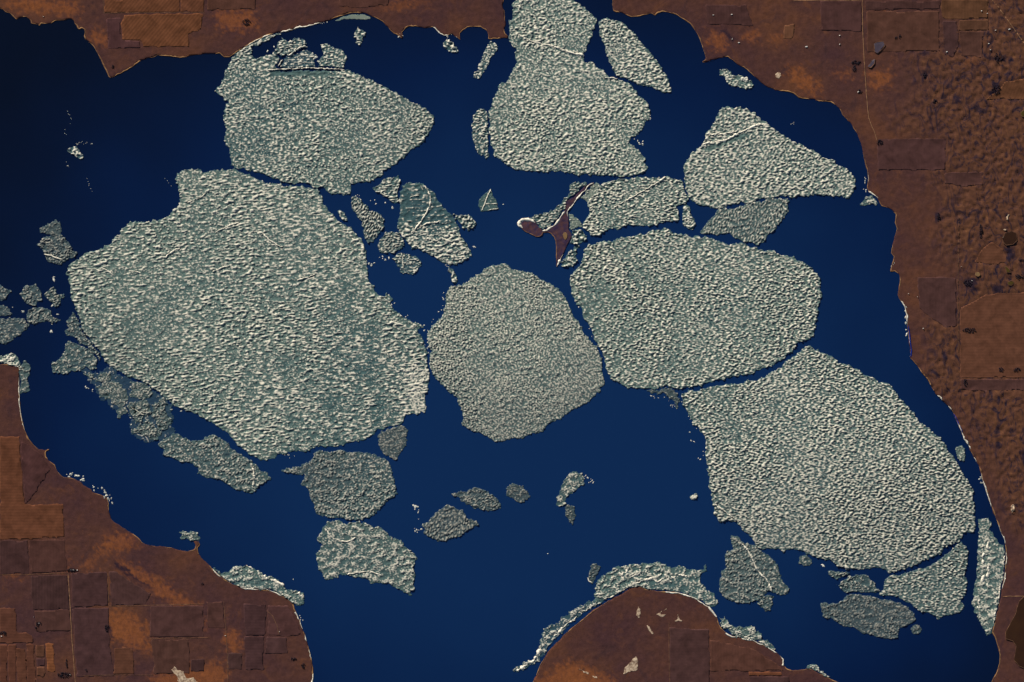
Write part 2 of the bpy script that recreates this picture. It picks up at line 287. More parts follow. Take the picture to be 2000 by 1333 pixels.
# ploughed and sown plots, flat ground
FIELDS = [
 ([(0,853),(38,853),(42,920),(48,986),(124,985),(127,1050),(0,1056)], (104,64,38), 1.57, .12, "broad tawny stubble field by the southwestern shore"),
 ([(41,862),(52,866),(84,890),(100,915),(60,975),(50,984),(44,920)], (58,38,46), .6, .06, "purple pasture between tawny field and the curved bay"),
 ([(0,1058),(54,1055),(56,1120),(0,1122)], (46,34,42), 0, .06, "dark ploughed field south of the broad tawny field"),
 ([(58,1055),(127,1053),(130,1117),(59,1120)], (64,43,42), 0, .06, "brown field north of the gravel road junction"),
 ([(60,1125),(132,1122),(136,1189),(64,1191)], (38,31,40), 0, .12, "nearly black ploughed field beside the gravel road"),
 ([(139,1120),(209,1118),(212,1184),(142,1187)], (48,36,46), 1.57, .06, "dark violet field between gravel road and dirt track"),
 ([(214,1118),(226,1118),(262,1142),(296,1160),(286,1181),(217,1183)], (54,41,47), 0, .06, "slate brown wedge field enclosed by the dirt track"),
 ([(0,1259),(13,1259),(15,1340),(0,1340)], (84,50,34), 1.57, .1, "brown strip field at the end of the strip row"),
 ([(15,1259),(30,1259),(32,1340),(17,1340)], (86,52,36), 1.57, .1, "second brown strip field of the strip row"),
 ([(32,1267),(50,1267),(52,1340),(34,1340)], (90,56,38), 1.57, .1, "brown strip field below the small dark block"),
 ([(52,1259),(68,1259),(70,1340),(54,1340)], (86,53,37), 1.57, .1, "brown strip field between two dark gaps"),
 ([(70,1260),(87,1260),(87,1284),(71,1284)], (88,60,42), 1.57, .1, "short brown plot north of the dark plot"),
 ([(71,1287),(87,1287),(88,1301),(72,1301)], (42,32,44), 0, .05, "small dark violet plot between two brown plots"),
 ([(72,1303),(88,1303),(89,1323),(72,1323)], (92,62,44), 1.57, .1, "short brown plot south of the dark plot"),
 ([(89,1258),(104,1257),(107,1312),(93,1312)], (132,82,44), 1.57, .2, "bright amber strip field beside the farm grove"),
 ([(223,1267),(259,1267),(263,1317),(223,1318)], (90,58,40), 1.57, .1, "tawny square field inside violet farmland"),
 ([(372,1288),(398,1288),(399,1312),(372,1312)], (42,33,42), 0, .06, "small dark square field near the white snow patch"),
 ([(0,1188),(31,1188),(34,1238),(50,1236),(64,1241),(65,1256),(0,1257)], (86,53,38), 1.57, .1, "reddish brown field north of the strip row"),
 ([(476,1180),(520,1180),(518,1240),(480,1242)], (44,34,46), 1.57, .1, "dark violet field near the southwest cape"),
 ([(478,1244),(517,1243),(514,1308),(480,1308)], (48,37,48), 1.57, .1, "dim violet field south of the dark cape field"),
 ([(446,1276),(474,1276),(472,1308),(446,1308)], (42,36,42), 0, .06, "dark grey field south of the orange triangle"),
 ([(1308,1226),(1384,1229),(1385,1340),(1309,1340)], (58,44,50), 1.57, .05, "grey violet field in the middle of the peninsula"),
 ([(1387,1250),(1470,1268),(1522,1300),(1530,1310),(1466,1311),(1388,1310)], (80,53,45), 0, .06, "brown field sloping to the peninsula's eastern shore"),
 ([(1463,1313),(1526,1313),(1528,1320),(1463,1320)], (112,68,40), 0, .06, "narrow orange strip field on the peninsula"),
 ([(1463,1322),(1540,1322),(1541,1340),(1463,1340)], (50,40,48), 0, .06, "dark field south of the orange peninsula strip"),
 ([(205,0),(352,0),(352,24),(205,26)], (106,66,36), .7, .22, "long striped amber field along the northern frame of land"),
 ([(354,0),(398,-2),(398,23),(354,24)], (100,62,36), .7, .18, "short striped amber field beside the long one"),
 ([(242,29),(396,27),(393,58),(368,66),(368,92),(280,92),(275,78),(239,77),(237,48)], (110,69,37), .7, .22, "notched amber field with diagonal furrows above the cape"),
 ([(207,37),(234,34),(235,79),(273,81),(274,95),(212,95)], (62,42,52), 0, .06, "dark violet field wrapped around the notched amber field"),
 ([(1378,10),(1456,10),(1470,50),(1382,48)], (54,38,44), 0, .06, "dark field north of the eastern bay"),
 ([(1532,48),(1551,48),(1551,64),(1545,75),(1531,75)], (104,72,48), 0, .06, "small tan field beside a dark farm track"),
 ([(1838,0),(1929,0),(1930,36),(1866,38),(1840,36)], (92,65,38), 0, .08, "ochre field beside the diagonal road"),
 ([(1872,40),(1930,38),(1930,60),(1872,60)], (82,58,38), 0, .08, "dim ochre field south of the ochre field"),
 ([(1690,2),(1836,2),(1836,18),(1690,20)], (50,36,40), 0, .08, "long dark field along the northern edge of pasture"),
 ([(1926,195),(1946,180),(1962,160),(2010,153),(2010,195)], (98,66,38), .4, .1, "golden field tapering among dark hummocks"),
 ([(1876,600),(1902,590),(1924,576),(2010,570),(2010,738),(1876,738)], (100,66,46), 1.57, .08, "large smooth tan field amid eastern hummocks"),
 ([(1904,512),(1918,486),(1936,472),(1952,480),(1962,494),(1966,512),(1940,518)], (100,66,44), 1.57, .08, "small tan field beside the brown pond"),
 ([(1792,542),(1868,542),(1868,636),(1846,640),(1796,604)], (60,44,48), 0, .05, "dull violet field inland from the eastern shore"),
 ([(1692,24),(1834,22),(1834,100),(1694,102)], (76,52,42), 0, .03, "wide brown pasture block east of the straight road"),
 ([(1842,42),(1868,42),(1872,90),(1862,112),(1844,108)], (46,36,44), 0, .05, "dark slate field wedged beside the ochre fields"),
 ([(1874,63),(1919,62),(1918,112),(1878,110)], (68,48,42), 0, .05, "umber field below the dim ochre field"),
 ([(1602,2),(1682,3),(1684,62),(1604,60)], (62,43,48), 0, .04, "plum pasture block west of the straight road"),
 ([(1714,272),(1770,270),(1848,272),(1846,332),(1716,332)], (62,44,50), 0, .03, "wide plum pasture at the straight road's end"),
 ([(1876,742),(2010,742),(2010,762),(1920,764),(1876,760)], (64,46,48), 0, .05, "violet strip south of the large tan field"),
 ([(142,1190),(212,1187),(214,1244),(222,1320),(150,1322)], (54,40,50), 1.57, .05, "long violet field east of the gravel section road"),
 ([(296,1185),(398,1183),(398,1243),(292,1245)], (62,44,48), 0, .04, "plum brown field between two dirt tracks"),
 ([(296,1250),(368,1249),(370,1316),(300,1317)], (68,48,44), 0, .04, "brown field north of the largest snow patch"),
 ([(68,1194),(136,1191),(140,1232),(70,1235)], (60,42,42), 0, .05, "umber field between the black field and amber strip"),
 ([(522,1182),(560,1184),(574,1204),(588,1240),(562,1244),(524,1240)], (66,46,52), 1.57, .05, "plum field at the tip of the southwest cape"),
 ([(520,1244),(560,1246),(562,1276),(520,1276)], (58,44,52), 1.57, .05, "violet field south of the curved farm track"),
 ([(404,1176),(434,1176),(438,1226),(406,1226)], (66,46,46), 1.57, .05, "plum strip field west of the cape's dirt track"),
 ([(660,-5),(760,-5),(756,10),(700,16),(664,12)], (74,50,46), 0, .04, "brown field above the northern cove"),
 ([(404,-4),(500,-4),(496,18),(404,20)], (80,54,44), 0, .06, "brown upland field beside the short amber field"),
 ([(1844,337),(1918,335),(1918,360),(1880,366),(1846,358)], (64,46,48), 0, .05, "dull plum field north of the dark hummocks"),
]
FIELD_M = blurred([f[0] for f in FIELDS if f[0][0][0] > 1600], 3.0)
RUST_M = blurred(RUSTY, 5.0); DARK_M = blurred(DARKS, 1.6)
def hummock(px, py):
    q = px + 26 * sample(FLD['G'], px, py) + 9 * sample(FLD['R'], px, py)
    x_edge = np.interp(py, [-200, 0, 120, 250, 330, 430, 560, 640, 700, 900, 1100, 1333], [1930, 1900, 1820, 1770, 1850, 1820, 1850, 1800, 1790, 1900, 2060, 2100])
    return smooth(-80, 90, q - x_edge)
def land_z(px, py):
    px = np.asarray(px, float); py = np.asarray(py, float)
    inframe = smooth(-235, -150, px) * smooth(2235, 2150, px) * smooth(-235, -150, py) * smooth(1568, 1500, py)
    hum = hummock(px, py)
    flat = 1 - 0.92 * smooth(1850, 1890, px) * smooth(545, 600, py) * smooth(760, 720, py)
    flat = flat * (1 - 0.95 * sample(FIELD_M, px, py))
    h = sample(FLD['H'], px, py) * 0.75 + sample(FLD['R'], px, py) * 0.45 + sample(FLD['P'], px, py) * 0.25
    h = 1.2 - np.abs(h - 0.2)
    z = 1.6 + inframe * (hum * flat * 8.0 * np.clip(h + 0.5, 0, 3) + 0.9 * np.clip(0.7 * sample(FLD['R'], px, py) + 1, 0, 3))
    return z
st = 3.2
xs = np.concatenate([[-9000, -5000, -2500, -1200, -600, -350], np.arange(-230, 2231, st), [2350, 2600, 3200, 4500, 7000, 11000]])
ys = np.concatenate([[-9000, -5000, -2500, -1200, -600, -350], np.arange(-230, 1564, st), [1700, 1950, 2500, 3800, 6500, 10000]])
pts, quads, edges, out = region([lake_out], xs, ys, invert=True)
z = land_z(pts[:, 0], pts[:, 1]); z[out] = 1.0
co, fc, _ = with_skirt(pts, z, quads, edges, -6.0)
gme = mesh_np("ground", co, fc, M['land'])
qx = co[:, 0] / S + 1000; qy = 666.5 - co[:, 1] / S
ux = qx + 5 * sample(FLD['P'], qx, qy) + 6 * sample(FLD['R'], qx, qy); uy = qy + 4 * sample(FLD['H'], qx, qy) + 4 * sample(FLD['N'], qx, qy)
cv = np.stack([np.clip(sample(RUST_M, ux, uy) * 0.62, 0, 1), np.clip(sample(DARK_M, ux * .4 + qx * .6, uy * .4 + qy * .6) * 0.9, 0, 1), hummock(qx, qy), np.ones(len(qx))], 1).astype(np.float32)
ga = gme.color_attributes.new("cover", 'FLOAT_COLOR', 'POINT')
if len(cv) == len(gme.vertices): ga.data.foreach_set("color", cv.ravel())
g = link("ground", gme); tag(g, "brown and purple prairie land surrounding the blue lake", "land", kind="structure")
wx = np.linspace(-300, 2300, 105); wy = np.linspace(-300, 1620, 78)
gx, gy = np.meshgrid(wx, wy); idx = np.arange(gx.size).reshape(gx.shape)
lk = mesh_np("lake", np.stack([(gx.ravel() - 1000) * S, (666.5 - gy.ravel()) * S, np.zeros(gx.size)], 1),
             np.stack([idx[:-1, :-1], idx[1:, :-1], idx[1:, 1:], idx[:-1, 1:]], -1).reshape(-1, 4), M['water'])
# lens vignette painted into the water colour: brighter mid-lake, darker outward
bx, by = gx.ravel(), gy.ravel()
falloff = smooth(1.25, 0.25, np.hypot((bx - 1030) / 1150, (by - 830) / 900) + 0.015 * sample(FLD['G'], bx, by))
la = lk.attributes.new("vignette", 'FLOAT', 'POINT')
la.data.foreach_set("value", falloff.astype(np.float32))
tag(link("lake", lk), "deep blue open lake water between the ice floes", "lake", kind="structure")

def sheet(name, poly, mat, dz=1.2, amp=0.4, step=2.5, parent=None, seed=0, zfun=land_z, skirt=3.0):
    p = roughen(poly, amp, seed + len(poly), 1.0)
    x0, y0 = p.min(0); x1, y1 = p.max(0)
    pts, quads, edges, out = region([p], np.arange(x0 - step, x1 + 2 * step, step), np.arange(y0 - step, y1 + 2 * step, step))
    z = zfun(pts[:, 0], pts[:, 1]) + dz
    co, fc, bv = with_skirt(pts, z, quads, edges, 0)
    co[len(pts):, 2] = co[bv, 2] - skirt
    c = co[:, :2].mean(0); loc = Vector((c[0], c[1], 0)); co = co - np.array([c[0], c[1], 0])
    o = link(name, mesh_np(name, co, fc, mat), loc)
    if parent is not None: o.parent = parent; o.location = loc - parent.location
    return o
def ribbon(name, line, width, mat, zfun, dz, parent=None, seed=0, side=0, wn=0.35, crown=0.0, step=1.5, rough=0.3, gaps=0.0, lift=0.0):
    """strip along a map line; side 0 is centred, 1 lies wholly on its normal side; crown raises the middle"""
    r = np.random.default_rng(seed); p = resample(line, step, False); n = len(p); nn = normals(p, False)
    p = p + nn * (rough * noise1(n, 5, r))[:, None]
    w = width * np.clip(1 + wn * noise1(n, 7, r) + wn * 0.7 * noise1(n, 2.5, r), 0.12, 2.4)
    if gaps: w = w * np.clip(1.6 * (noise1(n, 9, r) + 1 - 2 * gaps), 0.0, 1.3)
    if side == 0: ends = np.clip(np.minimum(np.arange(n), n - 1 - np.arange(n)) / 3.0, 0.15, 1); w = w * ends
    a = p - nn * (w / 2)[:, None] if side == 0 else p
    b = p + nn * (w / 2)[:, None] if side == 0 else p + nn * w[:, None]
    c = (a + b) / 2 + nn * (w * 0.12 * noise1(n, 3, r))[:, None]
    rows = [a, c, b]; zs = [zfun(q[:, 0], q[:, 1]) + dz for q in rows]
    zs[1] = zs[1] + crown * np.clip(w / max(width, .1), 0, 1.5)
    X = np.concatenate([q[:, 0] for q in rows]); Y = np.concatenate([q[:, 1] for q in rows]); Z = np.concatenate(zs)
    X = np.concatenate([X, a[:, 0], b[:, 0]]); Y = np.concatenate([Y, a[:, 1], b[:, 1]]); Z = np.concatenate([Z, zs[0] - 1.6 - lift, zs[2] - 1.6 - lift])
    i = np.arange(n - 1); f = []
    for u, v in ((0, 1), (1, 2), (3, 0), (2, 4)):
        f.append(np.stack([u * n + i, v * n + i, v * n + i + 1, u * n + i + 1], 1))
    co = np.stack([(X - 1000) * S, (666.5 - Y) * S, Z], 1); ctr = co[:n, :2].mean(0)
    loc = Vector((ctr[0], ctr[1], 0)); co = co - np.array([ctr[0], ctr[1], 0])
    o = link(name, mesh_np(name, co, np.vstack(f), mat), loc)
    if parent is not None: o.parent = parent; o.location = loc - parent.location
    return o

# sandy rim along each reach of the shore (always on the land side)
sgn = 1 if area(LAKE) > 0 else -1
def shore_strip(name, line, width, mat, seed, gaps=0.0, crown=0.0, dz=0.7, flip=1):
    return ribbon(name, line if sgn * flip > 0 else line[::-1], width, mat, land_z, dz, seed=seed, side=1, gaps=gaps, crown=crown, rough=0.35)
for k, (ln, lab) in enumerate(((SH_A, "thin pale sandy beach along the northern shore"), (SH_B, "thin pale sandy beach along the long eastern shore"),
                               (SH_D[::-1], "thin pale sandy beach around the southern peninsula"), (SH_C[::-1], "thin pale sandy beach along the farmed southwestern shore"))):
    tag(shore_strip("beach", ln, 1.15, M['beach'], 40 + k, gaps=0.18), lab, "beach", kind="structure")

# ------------------------------------------------------------------ fields, roads, ponds and snow on the land
for k, (poly, rgb, ang, stp, lab) in enumerate(FIELDS):
    tag(sheet("field", poly, make_field("field_soil", rgb, ang, stp), 0.4 if poly[0][0] < 1600 else 0.9, 0.9, 3.2, seed=k, skirt=0.6), lab, "field", kind="structure")
ROADS = [([(1684,-30),(1685,60),(1688,120),(1692,180),(1695,215),(1697,232),(1703,248),(1708,258),(1713,276)], 1.2, 'road', "straight gravel road running south through eastern pasture"),
 ([(1926,-20),(1937,0),(1950,15),(1975,50),(2000,85),(2030,128)], 1.4, 'road', "diagonal gravel road crossing the northeast corner of land"),
 ([(1548,2),(1600,1),(1683,1)], 1.3, 'road', "pale gravel road meeting the straight eastern road"),
 ([(133,1119),(135,1150),(137,1180),(140,1240),(144,1290),(148,1345)], 1.3, 'road', "gravel section road through southwestern farmland"),
 ([(211,1118),(213,1185),(290,1183),(400,1180)], 1.0, 'track', "dirt track bending around the violet fields"),
 ([(289,1248),(340,1247),(410,1246)], 1.0, 'track', "dirt track south of the orange swale"),
 ([(-20,1124),(60,1122.5),(132,1119.5)], 1.0, 'track', "dim dirt track along the black ploughed field"),
 ([(1956,1166),(1975,1165),(2030,1165)], 1.2, 'road', "pale causeway road north of the big brown pond"),
 ([(1307,1215),(1306.5,1260),(1308,1345)], 0.9, 'track', "dirt track down the middle of the peninsula"),
 ([(437,1172),(441,1225),(444,1275),(446,1345)], 1.0, 'track', "dirt track beside the orange triangular field"),
 ([(520,1192),(533,1204),(541,1222),(545,1242)], 1.2, 'track', "curved farm track on the southwest cape"),
 ([(160,1320),(222,1319),(300,1319)], 0.8, 'track', "faint track below the tawny square field"),
 ([(202,-10),(202.5,26),(400,24.5)], 0.9, 'track', "field-edge track between the amber striped fields"),
 ([(1873,420),(1871,560),(1872,690)], 0.9, 'track', "section-line track between plum field and tan field")]
for k, (ln, w, mt, lab) in enumerate(ROADS):
    tag(ribbon("road", ln, w, M[mt], land_z, 0.9 if ln[0][0] < 1600 else 2.0, seed=70 + k, wn=0.12, rough=0.12, lift=2), lab, "road", kind="structure")
PONDS = [([(1956,466),(1963,456),(1975,452),(1984,455),(1986,470),(1978,478),(1965,480),(1960,475)], 'pondbrown', "dark brown pond with a grey rim among hummocks"),
 ([(2016,1160),(2000,1166),(1990,1175),(1983,1200),(1972,1220),(1964,1235),(1964,1248),(1978,1252),(1985,1262),(1980,1290),(1990,1300),(2016,1312)], 'pondbrown', "large dark brown pond beside the eastern causeway road"),
 ([(1707,86),(1712,83),(1725,81),(1729,88),(1722,97),(1714,105),(1708,101)], 'pondice', "blue grey frozen pond east of the straight road"),
 ([(1694,131),(1701,120),(1709,115),(1708,125),(1701,133)], 'pondice', "slim frozen pond touching the straight road"),
 ([(1961,520),(1967,522),(1974,532),(1966,533)], 'poololive', "tiny olive triangular pond south of the tan field"),
 ([(1967,552),(1975,548),(1981,552),(1976,558),(1969,557)], 'poololive', "olive oval pond south of the tiny triangular pond"),
 ([(1993,220),(2003,214),(2012,222),(2003,230),(1995,227)], 'poololive', "olive pond with cream rim below the golden field"),
 ([(1904,536),(1907,532),(1912,532),(1915,537),(1911,541),(1906,540)], 'pondtan', "small round tan pond beside dark scrub")]
for k, (poly, mt, lab) in enumerate(PONDS):
    zc = float(land_z([np.mean([p[0] for p in poly])], [np.mean([p[1] for p in poly])])[0]) + 9
    pd = tag(sheet("pond", poly, M[mt], 0, 0.3, 1.6, seed=k, zfun=lambda x, y, zc=zc: np.full(len(x), zc), skirt=30), lab, "pond", kind="structure")
    ring = resample(poly + poly[:1], 1.2, False)
    ribbon("bank", ring, 0.9, M['track'], lambda x, y, zc=zc: np.full(len(x), zc), 0.8, parent=pd, seed=k)
SNOWS = [([(333,1308),(340,1302),(347,1310),(360,1312),(364,1326),(378,1325),(389,1340),(350,1340),(345,1322)], 'snowdull', "largest ragged white snow patch on southwestern farmland"),
 ([(1242,1203),(1244,1192),(1247,1184),(1250,1190),(1252,1200),(1249,1208)], 'snowdull', "upright cream snow patch on the peninsula's north"),
 ([(1317,1215),(1322,1206),(1325,1199),(1327,1208),(1334,1214),(1325,1214)], 'snowdull', "hook-shaped cream snow patch on the peninsula"),
 ([(1282,1200),(1290,1196),(1303,1190),(1292,1198),(1303,1201),(1290,1204)], 'snowdull', "small faint snow streak between two peninsula snow patches"),
 ([(1217,1317),(1221,1304),(1232,1296),(1242,1282),(1247,1290),(1245,1309),(1232,1313)], 'snowdull', "large tan ragged snow patch in southern peninsula grass"),
 ([(1131,1306),(1140,1310),(1150,1313),(1149,1318),(1139,1314)], 'snowdull', "thin snow streak near the peninsula's western shore"),
 ([(1156,1319),(1166,1321),(1168,1326),(1158,1324)], 'snowdull', "small snow lump beside the thin peninsula streak"),
 ([(1264,1222),(1268,1226),(1276,1238),(1273,1238),(1266,1230)], 'snowdull', "narrow snow dash in the peninsula grass"),
 ([(1513,148),(1517,142),(1525,143),(1527,150),(1522,154),(1516,152)], 'snowdull', "round snow-filled hollow north of the eastern bay"),
 ([(1973,992),(1976,985),(1980,988),(1983,998),(1976,1002)], 'snowdull', "tall pale snow patch inland of the eastern beach"),
 ([(1964,430),(1967,421),(1971,420),(1968,432)], 'snowdull', "slender snow sliver north of the brown pond"),
 ([(1958,449),(1962,447),(1965,449),(1961,451)], 'snowdull', "tiny snow spot just above the brown pond")]
for k, (poly, mt, lab) in enumerate(SNOWS):
    tag(sheet("snow_patch", poly, M[mt], 1.6 if poly[0][0] < 1600 else 8.0, 0.95, 1.0, seed=k, skirt=12), lab, "snow patch")

# ------------------------------------------------------------------ island
ISL = [(1012,437),(1014,430),(1022,427),(1032,426),(1040,430),(1046,434),(1048,440),(1054,446),(1060,451),(1068,447),(1082,440),(1092,428),(1102,413),(1105,408),(1104,400),(1107,393),(1116,388),(1122,385),(1128,378),(1140,366),(1152,359),(1160,357),(1160,359),(1150,366),(1141,375),(1129,385),(1125,391),(1117,403),(1110,412),(1109,420),(1110,425),(1110,432),(1110,448),(1114,455),(1117,462),(1113,470),(1108,480),(1103,490),(1098,500),(1093,510),(1088,522),(1086,520),(1087,510),(1086,500),(1086,485),(1085,470),(1082,462),(1076,456),(1070,453),(1061,454),(1059,460),(1054,463),(1048,463),(1045,461),(1035,457),(1025,452),(1018,445)]
isl_z = lambda x, y: 3.5 + 1.2 * np.clip(sample(FLD['R'], x, y) + 1, 0, 3)
isl = sheet("island", ISL, M['island'], 0, 0.35, 1.1, zfun=isl_z, skirt=14)
tag(isl, "dark purple Y-shaped island with cream snow banks", "island")
BANKS_ISL = [([(1020,446),(1014,440),(1015,433),(1022,429.5),(1032,429),(1040,432),(1045,435)], 4.6), ([(1059,451),(1068,449),(1083,441),(1093,429),(1103,413)], 3.2),
    ([(1109,424),(1109,413),(1117,402),(1126,390),(1140,374),(1152,362),(1160,358)], 2.0), ([(1088,521),(1091,513),(1096,504),(1100,497)], 4.2)]
for k, (ln, w) in enumerate(BANKS_ISL):
    ribbon("snow_bank", ln, w, M['snow'], isl_z, 1.0, parent=isl, seed=100 + k, crown=3.0, wn=0.45, rough=0.5, lift=2)
ribbon("beach", [(1020,448),(1028,453.5),(1038,458),(1047,462),(1054,462),(1058,459),(1060,454),(1070,454),(1077,457),(1083,463),(1086,472),(1087,490),(1087,512)], 0.9, M['beach'], isl_z, 0.9, parent=isl, seed=110)
sheet("pond", [(1099,459),(1101,455),(1105,454),(1108,458),(1108,464),(1104,470),(1101,466)], M['pondtan'], 0, 0.15, 0.8, parent=isl, zfun=lambda x, y: np.full(len(x), 8.5), skirt=6)

# ------------------------------------------------------------------ ice floes
STY = dict(  # coverage, dirt, tone, relief, field weights
    bright=(.36, .03, .55, 7.0, dict(B=.8, F=1, A=.4, N=.3)), rows=(.38, .05, .56, 8.0, dict(A=.9, E=1, T=.4)),
    diag=(.40, .10, .60, 6.8, dict(C=1, F=.7, A=.3, N=.25)), upright=(.38, .40, .52, 8.0, dict(V=1, C=.3, F=.5)),
    sparse=(.33, .03, .58, 6.5, dict(E=1, F=.6, T=.7, N=.3)), grey=(.32, .62, .42, 6.0, dict(C=.8, F=.9, D=.4, M=.3)),
    faint=(.24, .80, .44, 4.0, dict(B=.7, D=.8, M=.3)), shore=(.36, .20, .50, 5.0, dict(D=1, E=.7, M=.7)),
    lumpy=(.42, .08, .42, 8.0, dict(N=1, B=.9, D=.3)), clear=(.16, .10, .42, 3.0, dict(D=1, B=.5)),
    dome=(.45, .20, .70, 7.5, dict(B=1, F=1, C=.3, N=.3)))
ALT = dict(bright=dict(A=.8, U=.7, E=.5), rows=dict(A=1, E=.6, U=.5), diag=dict(A=1, U=.6), sparse=dict(A=.8, T=.8, U=.6), dome=dict(F=1, D=.7, U=.4))
floe_no = [0]
def ice_floe(poly, style, label, name="ice_floe", rough=1.1, ridges=(), cat=None, group=None, top=None, mod=None, **kw):
    floe_no[0] += 1; sd_ = 500 + floe_no[0]
    cov, dirt, tone, rel, wts = STY[style]
    cov = kw.get('cov', cov); dirt = kw.get('dirt', dirt); tone = kw.get('tone', tone); rel = kw.get('rel', rel)
    A = abs(area(poly)); step = 1.25 if A > 20000 else (1.1 if A > 4000 else 0.85)
    p = roughen(poly, rough * (1.4 if A > 20000 else (1.15 if A > 3000 else 1.3)), sd_, 0.8)
    x0, y0 = p.min(0); x1, y1 = p.max(0)
    pts, quads, edges, out = region([p], np.arange(x0 - step, x1 + 2 * step, step), np.arange(y0 - step, y1 + 2 * step, step))
    px, py = pts[:, 0], pts[:, 1]
    n = sum(w * sample(FLD[k], px, py) for k, w in wts.items()) / math.sqrt(sum(w * w for w in wts.values()))
    lo = sample(FLD['L'], px, py); mid = sample(FLD['M'], px, py)
    if style in ALT:
        w2 = ALT[style]; n2 = sum(w * sample(FLD[k], px, py) for k, w in w2.items()) / math.sqrt(sum(w * w for w in w2.values()))
        bl = smooth(-0.9, 1.1, lo + 0.4 * mid); n = ((1 - bl) * n + bl * n2) / np.sqrt(bl ** 2 + (1 - bl) ** 2)
    covf = cov + 0.03 * lo + 0.04 * mid; tonef = tone + 0.03 * lo + 0.03 * sample(FLD['G'], px, py); dirtf = dirt + 0.05 * mid * (dirt > .1); relf = 0.88 * rel * np.clip(1 + 0.28 * sample(FLD['G'], px, py) + 0.22 * lo, 0.45, 1.5)
    net = np.full(len(px), 0.85 if style == 'sparse' else (0.5 if style in ('bright', 'rows') else 0.0))
    if mod: covf, tonef, dirtf, relf, net = mod(px, py, covf, tonef, dirtf, relf, net)
    from_cov = np.interp(np.clip(covf, .02, .98), [.02, .16, .31, .5, .69, .84, .98], [2.05, 1.0, .5, 0, -.5, -1.0, -2.05])
    snow = smooth(-0.85, 1.55, n - from_cov + 0.25)
    line = np.exp(-(sample(FLD['Q'], px, py) / 0.24) ** 2) * smooth(-0.25, 0.65, sample(FLD['B'], px, py) + 0.35 * lo)
    fold = np.exp(-(sample(FLD['R'], px, py) / 0.055) ** 2) * smooth(0.2, 0.9, mid)
    line = np.maximum(line * 0.8, fold)
    snow = np.maximum(snow, net * line)
    if A > 2500 and style not in ('clear',):
        rr = random.Random(sd_ * 7); up = np.zeros(len(px)); dn = np.zeros(len(px))
        for q in range(min(34, 3 + int(A / 5200))):
            i0 = rr.randrange(len(px)); a0 = math.radians(rr.choice((8, 14, 20, -28, -38, 48)) + rr.gauss(0, 9)); hl = rr.uniform(9, 38)
            du, dv = px - px[i0], py - py[i0]; u = du * math.cos(a0) - dv * math.sin(a0); v = du * math.sin(a0) + dv * math.cos(a0)
            v = v + rr.uniform(-4, 4) * (u / hl) ** 2 + 1.4 * mid + 0.7 * sample(FLD['N'], px, py)
            g_ = np.exp(-(v / rr.uniform(.8, 1.5)) ** 2) * smooth(hl, hl * .8, np.abs(u))
            if q < 3 and A > 40000:
                g_ = np.exp(-(v / 0.9) ** 2) * smooth(110, 85, np.abs(u)); dn = np.maximum(dn, g_ * smooth(-1.2, 0.2, lo))
            elif rr.random() < .72: up = np.maximum(up, g_ * rr.uniform(.6, 1.0))
            else: dn = np.maximum(dn, g_)
        up *= smooth(-1.3, 0.1, n + 0.4); snow = np.maximum(snow * (1 - 0.85 * dn), up * 0.95); tonef = tonef - 0.22 * dn
    ht = 0.6 * snow * (0.8 + 0.2 * np.clip(n, -1, 2)) + 0.24 * np.clip(n, -1.6, 2) + 0.22
    zt = top if top is not None else 1.2 + 0.9 * random.random()
    z = zt + relf * ht + np.minimum(1.0, rel / 6.0) * (1.5 * mid + 1.0 * sample(FLD['N'], px, py) + 1.2); z = np.maximum(z, 0.35); z[out] = 0.35 + 0.15 * (relf * snow)[out]
    co, fc, bv = with_skirt(pts, z, quads, edges, -1.5)
    c = np.array([co[:, 0].mean(), co[:, 1].mean(), 0.0])
    me = mesh_np(name, co - c, fc, M['ice'])
    att = me.color_attributes.new("ice", 'FLOAT_COLOR', 'POINT')
    rim = np.zeros(len(px)); rim[out] = 1.0
    r2 = rim[quads].max(1); ring = np.zeros(len(px)); np.maximum.at(ring, quads.ravel(), np.repeat(r2, 4))
    thin = np.maximum(rim * 0.9, 0.6 * ring * smooth(-0.3, 0.9, sample(FLD['N'], px, py)))
    snow = snow * (1 - thin); tonef = tonef * (1 - 0.85 * thin); dirtf = dirtf * (1 - 0.8 * thin)
    v = np.stack([snow, np.clip(tonef, 0, 1), np.clip(dirtf, 0, 1), np.ones(len(px))], 1)
    v = np.vstack([v, v[bv]]).astype(np.float32)
    if len(v) == len(me.vertices): att.data.foreach_set("color", v.ravel())
    o = link(name, me, Vector(c)); tag(o, label, cat or ("shore ice" if name == "shore_ice" else "ice floe"), group)
    for k, (ln, w) in enumerate(ridges):
        ribbon("pressure_ridge", ln, w, M['snow'], lambda x, y: np.full(len(x), zt), (0.4 if name == 'shore_ice' else 0.75) * rel + 0.8, parent=o, seed=sd_ + 31 * k, crown=rel * 0.6 + 1.6, wn=0.6 if name == 'shore_ice' else 0.4, rough=1.1 if name == 'shore_ice' else 0.55, gaps=0.22 if name == 'shore_ice' else 0.0, step=0.9, lift=0.7 * rel)
    return o

